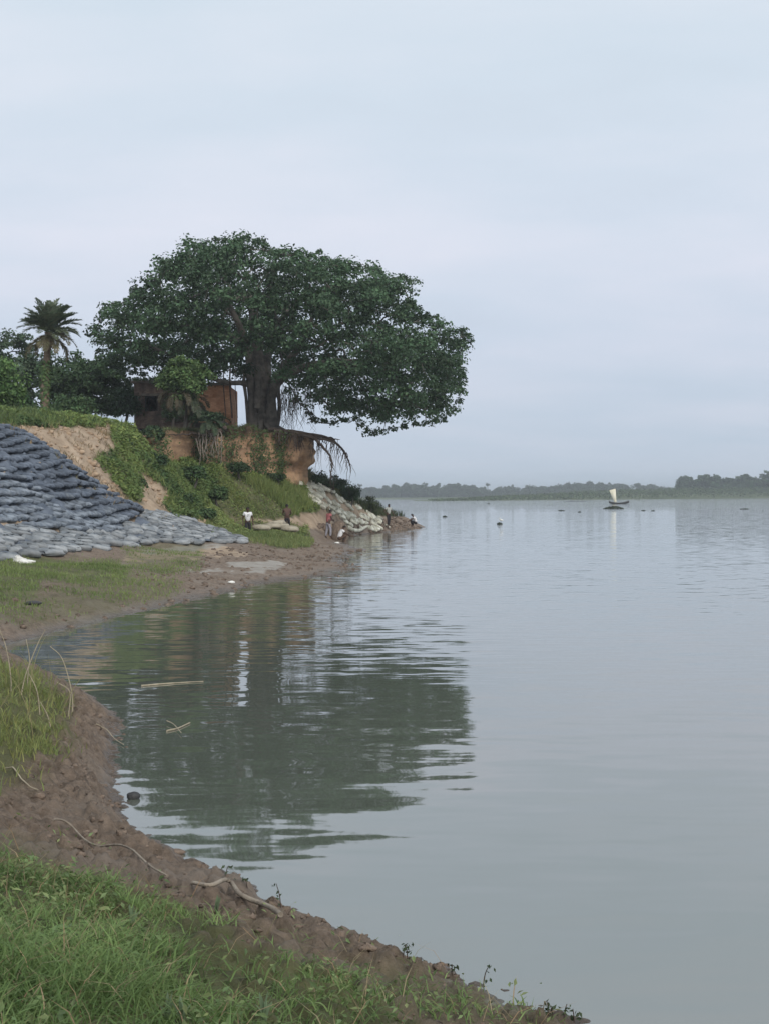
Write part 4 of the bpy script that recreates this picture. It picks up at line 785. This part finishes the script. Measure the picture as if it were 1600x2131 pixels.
for cx, top, rx, lab in ((1422, 992, 20, 'rounded hazy tree at the end of the clump on the grassy far bank'), (1445, 996, 18, 0), (1474, 978, 24, 'tallest tree of the clump on the grassy far bank'), (1502, 990, 18, 0), (1524, 994, 18, 0), (1545, 984, 17, 0), (1570, 990, 20, 0), (1598, 979, 24, 0), (1622, 986, 20, 0)):
    d = 1040+random.uniform(-15, 25); o = blob_tree('bank_tree', lab or 'bushy green tree in the row on the grassy far bank', cx, top+ (1028-top)*.52, rx, (1028-top)*.46, d, 46, 46, 1.9, (.040, .082, .036), base_py=1029, group='trees on the far bank', rad=(1.8, 3.4), hollow=.1, asp=.7)

# ------------------------------------------------------------------ sailing boat
BP = W(1287, 1049, z=0); k = BP[1]/FPX; boat = empty('sailing_boat', BP, .06); hm = MB(); ns = 17; rows = []
for s in np.linspace(-1, 1, ns):
    hb = .62*max(1-abs(s)**2.6, .02); sh = .42+.5*abs(s)**2.2+(.1 if s > 0 else 0)*abs(s); kl = -.12+.45*abs(s)**3; x = s*2.9
    rows.append([(x, -hb, sh), (x, -hb*.85, (sh+kl)*.5), (x, 0, kl), (x, hb*.85, (sh+kl)*.5), (x, hb, sh), (x, hb*.85, sh-.04), (x, 0, kl+.16), (x, -hb*.85, sh-.04)])
R_ = np.array(rows); i = np.arange(ns-1)[:, None]*8; j = np.arange(8)[None]; q = (j+1) % 8; hm.add(R_.reshape(-1, 3), np.stack([i+j, i+q, i+8+q, i+8+j], -1).reshape(-1, 4)); build('hull', hm, M['darkwood'], boat, True)
mb = MB(); tube(mb, [(-.75, 0, .1), (-.95, 0, 4.5)], [.07, .04], 6); build('mast', mb, M['wood'], boat)
mb = MB(); g_ = []; nu, nv = 6, 9
for v in range(nv):
    f = v/(nv-1); xl = -1.35*(1-f)+-2.75*f; xr = -.72*(1-f)+-.95*f; zl = .55*(1-f)+3.9*f; zr = .5*(1-f)+4.35*f
    for u in range(nu): w_ = u/(nu-1); g_.append((xl*(1-w_)+xr*w_, -.06-.45*math.sin(w_*math.pi)*math.sin(f*math.pi*.9+.2), zl*(1-w_)+zr*w_))
g_ = np.array(g_); F = np.array([(v*nu+u, v*nu+u+1, (v+1)*nu+u+1, (v+1)*nu+u) for v in range(nv-1) for u in range(nu-1)]); mb.add(g_, F); mb.add(g_+[0, .03, 0], F[:, ::-1]); build('sail', mb, M['sail'], boat, True)
mb = MB(); tube(mb, [(-2.85, -.06, 3.88), (-.85, -.06, 4.4)], .035, 5); build('yard', mb, M['wood'], boat)
mb = MB(); box(mb, (.9, -.45, .36), (1.2, .45, .41)); box(mb, (-.3, -.5, .36), (0, .5, .41)); build('thwart', mb, M['wood'], boat)
tag(boat, 'dark wooden boat under a single cream sail out on the river', 'boat')

def hyacinth(px, py, wpx, hpx, label, nleaf=160, col=(.035, .055, .028), group='floating weed clumps'):
    c0 = W(px, py, z=0); k = c0[1]/FPX; rx = wpx*k/2; h = hpx*k; ry = max(rx*1.0, .2); o = empty('floating_weed', c0); mb = MB(); n = nleaf
    a = RNG.random(n)*6.28; r = np.sqrt(RNG.random(n)); x = np.cos(a)*r*rx; y = np.sin(a)*r*ry; z = h*(1-r**2)*RNG.random(n)+.02
    leaves(mb, np.c_[x, y, z], np.c_[RNG.normal(size=(n, 2)), np.ones(n)*.8], rnd(n, .35, .6)*min(rx, 1.2)*.5+.1, .6, leafcol(n, col, .4, .3)); build('leaves', mb, M['leaf'], o)
    mb = MB(); S = SV*[rx*.95, ry*.95, .05+h*.2]; mb.add(S, SF, np.array(col)*.6); build('root_mat', mb, M['stone'], o, True); return tag(o, label, 'floating weed', group)
hyacinth(1276, 1059, 42, 5.5, 'long low mat of floating weed close to the sailing boat', 420)
hyacinth(925, 1076, 10, 3, 'small dark clump of floating weed off the sandbagged point', 60)
for px, py, w_ in ((1167, 1063, 14), (1205, 1066, 7), (1338, 1063, 9), (1358, 1063.5, 8), (1548, 1060, 17), (1016, 1048.5, 7), (1198, 1043.5, 50)): hyacinth(px, py, w_, 1.6, 'thin dark streak of weed floating far out on the river', 70)
o = hyacinth(1039, 1091, 11, 4, 'dark floating clump with a white bird standing on it', 60, group=None)
c0 = W(1040, 1090, z=0); k = c0[1]/FPX
def lathe_egret(loc):
    e = empty('egret', loc); mb = MB(); tube(mb, [(-.02, 0, .16), (.0, 0, .2), (.1, 0, .24), (.22, 0, .2), (.3, 0, .16)], [.03, .075, .085, .06, .01], 8); tube(mb, spline([(.0, 0, .22), (-.05, 0, .32), (-.01, 0, .42), (-.04, 0, .47)], 8), np.linspace(.035, .02, 8), 6); build('body', mb, M['whitecloth'], e, True)
    for s in (-.03, .03): mb = MB(); tube(mb, [(.08, s, -.02), (.07, s, .1), (.09, s, .2)], .008, 4); build('leg', mb, M['stone'], e)
    mb = MB(); tube(mb, [(-.05, 0, .47), (-.13, 0, .455)], [.012, .002], 4); build('beak', mb, M['drystem'], e); return tag(e, 'white egret standing on a floating clump', 'bird')
lathe_egret((c0[0], c0[1], .13))

# ------------------------------------------------------------------ people
def skin_mesh(name, verts, edges, root, mat, parent, sub=1):
    keys = list(verts); me = bpy.data.meshes.new(name); me.from_pydata([verts[q][0] for q in keys], [(keys.index(a), keys.index(b)) for a, b in edges], []); o = link(name, me, parent)
    md = o.modifiers.new('skin', 'SKIN'); md.use_smooth_shade = True; me.skin_vertices or None
    if not me.skin_vertices:
        bpy.context.view_layer.objects.active = o
    sk = me.skin_vertices[0].data
    for i_, q in enumerate(keys):
        r = verts[q][1]; sk[i_].radius = r if isinstance(r, tuple) else (r, r); sk[i_].use_root = (q == root)
    s2 = o.modifiers.new('sub', 'SUBSURF'); s2.levels = sub; s2.render_levels = sub; me.materials.append(mat); return o
def lerp(a, b, f): return tuple(np.array(a)*(1-f)+np.array(b)*f)
def person(label, loc, rot, J, shirt, trousers, skin, hair, scale=1.0, sleeve=.55, leg_len=.97, shorts=False, bare=False):
    o = empty('person', loc, rot); o.scale = (scale,)*3; V = {}; E = []
    def a(k_, p_, r): V[k_] = (tuple(p_), r)
    a('pel', J['pel'], .125); a('spi', J['spi'], .115); a('che', J['che'], .13); a('nec', J['nec'], .052); hd = np.array(J['head']); up = norm(hd-np.array(J['nec'])); fw = np.array(J.get('face', (0, -1, 0)), float)
    a('jaw', hd-up*.055-fw*0, .07); a('hea', hd+up*.03, .088); a('top', hd+up*.1, .055); a('nos', hd+fw*.105+up*0, .014); E += [('pel', 'spi'), ('spi', 'che'), ('che', 'nec'), ('nec', 'jaw'), ('jaw', 'hea'), ('hea', 'top'), ('hea', 'nos')]
    for s in 'lr':
        sg = -1 if s == 'l' else 1; a('sh'+s, J['sh'+s], .062); a('el'+s, J['el'+s], .042); a('wr'+s, J['wr'+s], .03); E += [('che', 'sh'+s), ('sh'+s, 'el'+s), ('el'+s, 'wr'+s)]
        d = norm(np.array(J['wr'+s])-np.array(J['el'+s])); pm = np.array(J['wr'+s])+d*.06; a('pa'+s, pm, .032); E.append(('wr'+s, 'pa'+s)); sd_ = norm(np.cross(d, [0, 1, .3]))
        for f_ in range(4): r0 = pm+d*.045+sd_*(f_-1.5)*.02; a(f'f{f_}{s}', r0, .0095); a(f'g{f_}{s}', r0+d*(.035+.01*(f_ in (1, 2)))+np.array([0, -.012, -.005]), .008); E += [('pa'+s, f'f{f_}{s}'), (f'f{f_}{s}', f'g{f_}{s}')]
        a('th'+s, pm-d*.01-sd_*.045, .011); a('ti'+s, pm+d*.03-sd_*.055, .009); E += [('pa'+s, 'th'+s), ('th'+s, 'ti'+s)]
        a('hi'+s, J['hi'+s], .085); a('kn'+s, J['kn'+s], .058); a('an'+s, J['an'+s], .036); a('to'+s, J['to'+s], .034); E += [('pel', 'hi'+s), ('hi'+s, 'kn'+s), ('kn'+s, 'an'+s), ('an'+s, 'to'+s)]
        a('ear'+s, hd+np.cross(up, fw)*sg*.088+up*.01, .012); E.append(('hea', 'ear'+s))
    body = skin_mesh('body', V, E, 'pel', skin, o, 1)
    if not bare:
        S = {'pel': (lerp(J['pel'], J['spi'], -.15), .155), 'spi': (J['spi'], .14), 'che': (J['che'], .155), 'col': (lerp(J['che'], J['nec'], .75), .075)}; SE = [('pel', 'spi'), ('spi', 'che'), ('che', 'col')]
        for s in 'lr': S['sh'+s] = (J['sh'+s], .08); S['sl'+s] = (lerp(J['sh'+s], J['el'+s], sleeve), .068); SE += [('che', 'sh'+s), ('sh'+s, 'sl'+s)]
        skin_mesh('shirt', S, SE, 'che', shirt, o, 1)
    T = {'wai': (lerp(J['pel'], J['spi'], .15), .135), 'pel': (J['pel'], .145)}; TE = [('wai', 'pel')]
    for s in 'lr':
        T['hi'+s] = (J['hi'+s], .102); T['kn'+s] = (J['kn'+s], .078); TE += [('pel', 'hi'+s), ('hi'+s, 'kn'+s)]
        if not shorts: T['an'+s] = (lerp(J['kn'+s], J['an'+s], .93), .064); TE.append(('kn'+s, 'an'+s))
    skin_mesh('shorts' if shorts else 'trousers', T, TE, 'pel', trousers, o, 1)
    hm_ = MB(); nu, nv = 12, 6; hv = []; sidev = np.cross(up, fw)
    for v in range(nv+1):
        ph = math.pi/2-(math.pi*.62)*v/nv
        for u in range(nu):
            th = 2*math.pi*u/nu; bk = .5-.5*math.cos(th); p_ = ph if True else 0; dr = max(0, -math.sin(ph))*(1 if bk > .4 else 0)
            zz = max(math.sin(ph), -.35 if bk > .45 else .18); rr2 = math.sqrt(max(0, 1-min(1, abs(zz))**2)); hv.append(hd+up*(.035+.098*zz)+fw*(.098*rr2*math.cos(th)-.012)+sidev*(.094*rr2*math.sin(th)))
    hm_.add(np.array(hv), [(v*nu+u, v*nu+(u+1) % nu, (v+1)*nu+(u+1) % nu, (v+1)*nu+u) for v in range(nv) for u in range(nu)]); build('hair', hm_, hair, o, True)
    return tag(o, label, 'person', 'people by the river')
def pose_stand(lean=0, arms='down', stride=.05):
    J = dict(pel=(0, 0, .9), spi=(0, -.01-lean*.2, 1.07), che=(0, -lean*.5, 1.25), nec=(0, -lean*.9, 1.42), head=(0, -.02-lean*1.1, 1.53), shl=(-.17, -lean*.6, 1.35), shr=(.17, -lean*.6, 1.35), hil=(-.085, 0, .86), hir=(.085, 0, .86), knl=(-.1, -.02-stride, .48), knr=(.1, -.02+stride*.4, .48), anl=(-.11, -stride, .08), anr=(.11, stride*1.4, .08), tol=(-.13, -.13-stride, .035), tor=(.13, -.13+stride*1.4, .035))
    J.update(dict(ell=(-.25, .03, 1.08), wrl=(-.26, -.05, .85), elr=(.25, .03, 1.08), wrr=(.26, -.05, .85)))
    if arms == 'front': J.update(dict(ell=(-.24, -.08, 1.1), wrl=(-.1, -.3, 1.05), elr=(.24, -.1, 1.1), wrr=(.12, -.34, 1.02)))
    if arms == 'hip': J.update(dict(ell=(-.36, .06, 1.14), wrl=(-.2, -.02, .97), elr=(.28, -.05, 1.08), wrr=(.36, -.16, .86)))
    return J
def pose_squat(reach=.45, fw=.1):
    return dict(pel=(0, .12, .26), spi=(0, .08, .43), che=(0, 0-fw*.3, .62), nec=(0, -.06-fw*.5, .78), head=(0, -.12-fw*.5, .88), shl=(-.17, -.03, .71), shr=(.17, -.03, .71), hil=(-.09, .1, .25), hir=(.09, .1, .25), knl=(-.17, -.28, .47), knr=(.17, -.28, .47), anl=(-.13, -.12, .08), anr=(.13, -.12, .08), tol=(-.15, -.27, .035), tor=(.15, -.27, .035), ell=(-.23, -.25, .55), wrl=(-.12, -reach, .46), elr=(.23, -.25, .55), wrr=(.1, -reach-.02, .44))
def flat(name, c, v=.18, rough=.85): return simple(name, tuple(q*(1-v) for q in c), tuple(min(1, q*(1+v)) for q in c), 7, rough)
skn = flat('skin', (.075, .042, .028), .1, .55); hr = flat('hair', (.010, .009, .009), .1, .6); ws = flat('white_shirt', (.72, .71, .72), .06); dk = flat('dark_cloth', (.022, .020, .024)); pk = flat('pink_shirt', (.36, .12, .125)); gy = flat('grey_trousers', (.26, .25, .28)); br = flat('brown_shirt', (.10, .058, .045)); dg = flat('drab_shirt', (.42, .43, .40))
def stand_at(px, d, dz=0):
    q = W(px, 1100, d=d); return (q[0], d, float(max(height(np.array([q[0]]), np.array([d]))[0], 0))+dz)
def stand_px(px, head_py, d, tall):
    q = W(px, head_py, d=d); return (q[0], d, q[2]-tall)
person('person in a white printed T-shirt and dark trousers walking on the bank', stand_px(516, 1055, 79.5, 1.66), .25, pose_stand(.02, 'down', .08), ws, dk, skn, hr)
mb = MB()
for x, z, w_, h_ in ((-.04, 1.24, .07, .03), (.03, 1.18, .05, .02), (-.06, 1.15, .03, .03), (.05, 1.27, .03, .02)): box(mb, (x, -.178, z), (x+w_, -.17, z+h_))
pr = bpy.data.objects.get('person'); build('shirt_print', mb, dk, pr)
person('person in a brown shirt seen from behind near the grassy slope', stand_px(598, 1051, 84.5, 1.60), 3.3, pose_stand(.06, 'front', .05), br, dk, skn, hr)
person('person in a pink shirt and pale grey trousers standing at the waterside', stand_px(683, 1059, 88, 1.68), 2.2, pose_stand(.12, 'front', .08), pk, gy, skn, hr)
person('person in a white shirt crouching beside the one in pink', stand_px(710, 1094, 88, 1.0), 1.9, pose_squat(.42), ws, skn, skn, hr, 1.02, shorts=True)
person('thin person in a pale shirt standing on the tip of the sandbagged point', stand_px(808, 1049, 113, 1.64), .6, pose_stand(.04, 'hip', .1), dg, dk, skn, hr)
person('person in a pale shirt and dark trousers crouching on the outermost mud of the point', stand_px(862, 1069, 119, .99), -1.3, pose_squat(.4), ws, dk, skn, hr)

heap = [bag_mesh('sandbag', .85, .55, .24, simple('muddy_sack', (.22, .19, .14), (.40, .36, .28), 2.4, .9, .9, 9, rnd_=.2), 50+s) for s in range(3)]
for q_, (px, py, d) in enumerate(((545, 1094, 81.5), (566, 1091, 82), (585, 1092, 82.3), (603, 1096, 82.2), (575, 1086, 82.6))):
    q = W(px, py, d=d); zz = float(height(np.array([q[0]]), np.array([d]))[0]); o = link('sandbag', heap[q_ % 3], loc=(q[0], d, max(zz+.08, q[2]-.1))); o.rotation_euler = (random.uniform(-.2, .2), random.uniform(-.2, .2), random.uniform(-.6, .6)); o.scale = (1.15, 1.1, 1.2); tag(o, 'pale sandbag in the small heap by the person in brown', 'sandbag', 'pale sandbags heaped by the path')
# ------------------------------------------------------------------ small things on the bank and the water
def lumpy(name, loc, r, mat, label, cat, sc=(1, 1, 1)):
    mb = MB(); nu, nv = 14, 9; V = np.array([(math.cos(2*math.pi*u/nu)*math.cos(-math.pi/2+math.pi*v/nv), math.sin(2*math.pi*u/nu)*math.cos(-math.pi/2+math.pi*v/nv), math.sin(-math.pi/2+math.pi*v/nv)) for v in range(nv+1) for u in range(nu)])
    V = V*(1+.5*fbm(V[:, 0]*1.6+V[:, 2]+loc[0], V[:, 1]*1.6+loc[1], 4, 99))[:, None]*r*np.array(sc); mb.add(V, [(v*nu+u, v*nu+(u+1) % nu, (v+1)*nu+(u+1) % nu, (v+1)*nu+u) for v in range(nv) for u in range(nu)])
    return tag(build(name, mb, mat, smooth=True, loc=loc), label, cat)
def stick(name, pxs, r0, r1, mat, label, lift=.015, cat='stick', zfix=None, n=24, knots=.12):
    P = np.array([(W(x, y, z=zfix) if zfix is not None else ground_at(x, y)+[0, 0, lift]) for x, y in pxs]); P = spline(P, n)
    if zfix is None: hz = np.maximum(P[:, 2], height(P[:, 0], P[:, 1])+lift*.4); hp = np.pad(hz, 2, mode='edge'); mxh = np.array([hp[q:q+5].max() for q in range(n)]); P[:, 2] = np.convolve(np.pad(mxh, 2, mode='edge'), np.ones(5)/5, 'valid')
    mb = MB(); o0 = P[0].copy(); tube(mb, P-o0, np.linspace(r0, r1, n)*(1+knots*(RNG.random(n)-.5)), 7, rough=.1); return tag(build(name, mb, mat, smooth=True, loc=o0), label, cat)
stick('driftwood_stick', [(112, 1716), (150, 1738), (190, 1762), (250, 1784), (310, 1806), (348, 1832)], .008, .006, M['wood'], 'long thin curved stick lying on the brown mud')
stick('driftwood_branch', [(402, 1858), (440, 1853), (478, 1853), (502, 1872), (545, 1900), (585, 1918)], .012, .016, M['wood'], 'thick bent branch lying at the muddy water edge')
stick('twig', [(200, 1512), (230, 1535), (258, 1553)], .005, .004, M['drystem'], 'thin dry twig on the muddy spit')
stick('twig', [(10, 1606), (50, 1635), (80, 1650)], .006, .004, M['drystem'], 'dry twig at the edge of the spit grass')
stick('floating_reed', [(295, 1427), (340, 1423), (385, 1420), (424, 1418)], .012, .006, M['drystem'], 'pale straight reed floating in the dark reflection', zfix=.01, cat='reed')
stick('floating_twig', [(348, 1500), (362, 1507), (378, 1525)], .006, .004, M['drystem'], 'short twig floating across another stick near the spit', zfix=.03, cat='stick')
stick('floating_stick', [(348, 1521), (372, 1515), (396, 1504)], .011, .007, M['drystem'], 'short thick stick floating near the spit', zfix=.01)
stick('driftwood_log', [(722, 1100), (735, 1107), (755, 1106), (775, 1101)], .16, .09, M['bagwhite'], 'pale bent log lying at the foot of the white sandbags', .08, 'log')
q = W(278, 1662, z=0); lumpy('round_stone', (q[0], q[1], .02), .05, M['stone'], 'dark round stone standing in shallow water off the mud', 'stone', (1.15, 1, .8))
q = W(362, 1777, z=0); lumpy('mud_lump', (q[0], q[1], .01), .045, M['clod'], 'flat dark mud lump at the water edge below the long stick', 'mud', (1.8, 1, .6))
q = W(438, 1822, z=0); lumpy('mud_lump', (q[0], q[1], .01), .04, M['stone'], 'dark pointed mud lump by the bent branch', 'mud', (1.2, 1, .9))
q = W(452, 1817, z=0); lumpy('mud_lump', (q[0], q[1], .0), .018, M['stone'], 'tiny dark mud lump in the water by the bent branch', 'mud')
q = stand_at(702, 89); lumpy('earth_lump', (q[0], 90.5, q[2]+.25), .75, M['clod'], 'brown lump of fallen earth beside the person in pink', 'earth', (.75, .8, 1.15))
# rubbish
q = ground_at(45, 1172); mb = MB(); nu, nv = 16, 10; r_ = np.random.default_rng(3)
V = np.array([(math.cos(2*math.pi*u/nu)*math.cos(math.pi/2*v/nv), math.sin(2*math.pi*u/nu)*math.cos(math.pi/2*v/nv), math.sin(math.pi/2*v/nv)) for v in range(nv+1) for u in range(nu)])
V = V*(1+.5*(r_.random((len(V), 1))-.5))*[.2, .16, .2]; V[:, 0] += np.where(V[:, 2] < .06, .16*np.clip(V[:, 0]/.2, 0, 1), 0)-V[:, 2]*.4; mb.add(V, [(v*nu+u, v*nu+(u+1) % nu, (v+1)*nu+(u+1) % nu, (v+1)*nu+u) for v in range(nv) for u in range(nu)])
tube(mb, spline([(.1, -.02, .05), (.3, -.05, .05), (.42, -.04, .04)], 8), np.linspace(.06, .03, 8), 6, rough=.5)
tag(build('crumpled_sack', mb, M['whitecloth'], smooth=True, loc=q), 'crumpled white sack lying on grass below the grey sandbags', 'sack')
for px, py, s, lab in ((482, 1214, .07, 'white scrap of rubbish at the water edge of the cove'), (702, 1131, .09, 'white scrap on the mud near the crouching person in white')):
    q = ground_at(px, py); lumpy('plastic_scrap', (q[0], q[1], q[2]+.03), s, M['whitecloth'], lab, 'rubbish', (1.5, 1, .6))
q = ground_at(70, 1258); lumpy('dark_rag', (q[0], q[1], q[2]+.03), .12, M['stone'], 'dark bundled rag lying on the cove bank', 'rag', (1.7, 1, .45))
# seedling stalks standing at the water edge
def stalk(px, py, hpx, label, lean=.1, leafy=True):
    q = ground_at(px, py, 4, 60); k = q[1]/FPX; h = hpx*k; o = empty('water_stalk', q); mb = MB(); tube(mb, spline([(0, 0, -.05), (lean*h*.3, 0, h*.5), (lean*h, 0, h)], 8), np.linspace(.004, .002, 8), 5); build('stem', mb, M['root'], o)
    if leafy:
        mb = MB(); n = 9; f = RNG.random(n)**.6; leaves(mb, np.c_[lean*h*f+RNG.normal(size=n)*.015, RNG.normal(size=n)*.015, h*f], RNG.normal(size=(n, 3)), rnd(n, .02, .04), .5, leafcol(n, (.05, .07, .035))); build('leaves', mb, M['leaf'], o)
    return tag(o, label, 'plant', 'stalks at the water edge')
for px, py, h in ((470, 1825, 22), (516, 1853, 25), (586, 1893, 55), (848, 1998, 32), (838, 1990, 26), (940, 2030, 24), (1004, 2052, 45), (1140, 2112, 30), (1150, 2120, 28), (1172, 2125, 36), (1194, 2131, 32)): stalk(px, py, h, 'small leafy stalk sprouting at the muddy water edge', random.uniform(-.25, .35))
def dry_reed(pxs, d, label):
    P = spline([W(x, y, d=d) for x, y in pxs], 16); P[0, 2] = float(height(P[:1, 0], P[:1, 1])[0])-.02; mb = MB(); o0 = P[0].copy(); tube(mb, P-o0, np.linspace(.009, .004, 16), 5); return tag(build('dry_reed', mb, M['drystem'], smooth=True, loc=o0), label, 'reed', 'dry reeds on the spit')
lab = 'bent dry reed standing out of the spit grass'
for q, d in (([(148, 1500), (152, 1470), (148, 1430), (130, 1370), (105, 1345)], 16.5), ([(140, 1520), (143, 1490), (146, 1440), (120, 1420)], 16), ([(80, 1560), (84, 1500), (78, 1440), (60, 1400)], 15), ([(105, 1580), (108, 1530), (100, 1490), (84, 1460)], 14.6), ([(60, 1470), (58, 1420), (62, 1370), (55, 1330)], 18), ([(20, 1480), (24, 1420), (14, 1350), (0, 1310)], 17), ([(40, 1500), (50, 1420), (75, 1350), (95, 1310)], 17)): dry_reed(q, d, lab)
# broad pale leaves in the nearest grass
def leafy_shoot(px, py, h, label):
    q = ground_at(px, py); o = empty('leafy_shoot', q); mb = MB(); n = 6; az = RNG.random(n)*6.28; blades(mb, np.zeros((n, 3)), rnd(n, .6, 1)*h, np.full(n, .02), rnd(n, .1, .6), leafcol(n, (.17, .23, .13), .2), seg=5, az=az); build('leaf', mb, M['grass'], o); return tag(o, label, 'plant', 'leafy shoots in the near grass')
for px, py, h in ((550, 2128, .14), (350, 2131, .13), (380, 2131, .12), (130, 1960, .1), (450, 1905, .12), (275, 1930, .12)): leafy_shoot(px, py, h, 'pale broad-leaved shoot sticking out of the near grass')

# ------------------------------------------------------------------ haze
hb = MB(); box(hb, (-1500, -150, -2.6), (2400, 4400, 25)); mt = bpy.data.materials.new('haze'); mt.use_nodes = True; t = mt.node_tree; t.nodes.clear(); out = N(t, 'ShaderNodeOutputMaterial'); pv = N(t, 'ShaderNodeVolumePrincipled'); pv.inputs['Color'].default_value = (.90, .95, 1.0, 1); pv.inputs['Density'].default_value = .00036; pv.inputs['Anisotropy'].default_value = .2; L(t, pv.outputs[0], out.inputs['Volume'])
tag(build('haze', hb, mt), 'thin evening haze over the river', 'haze', kind='stuff')
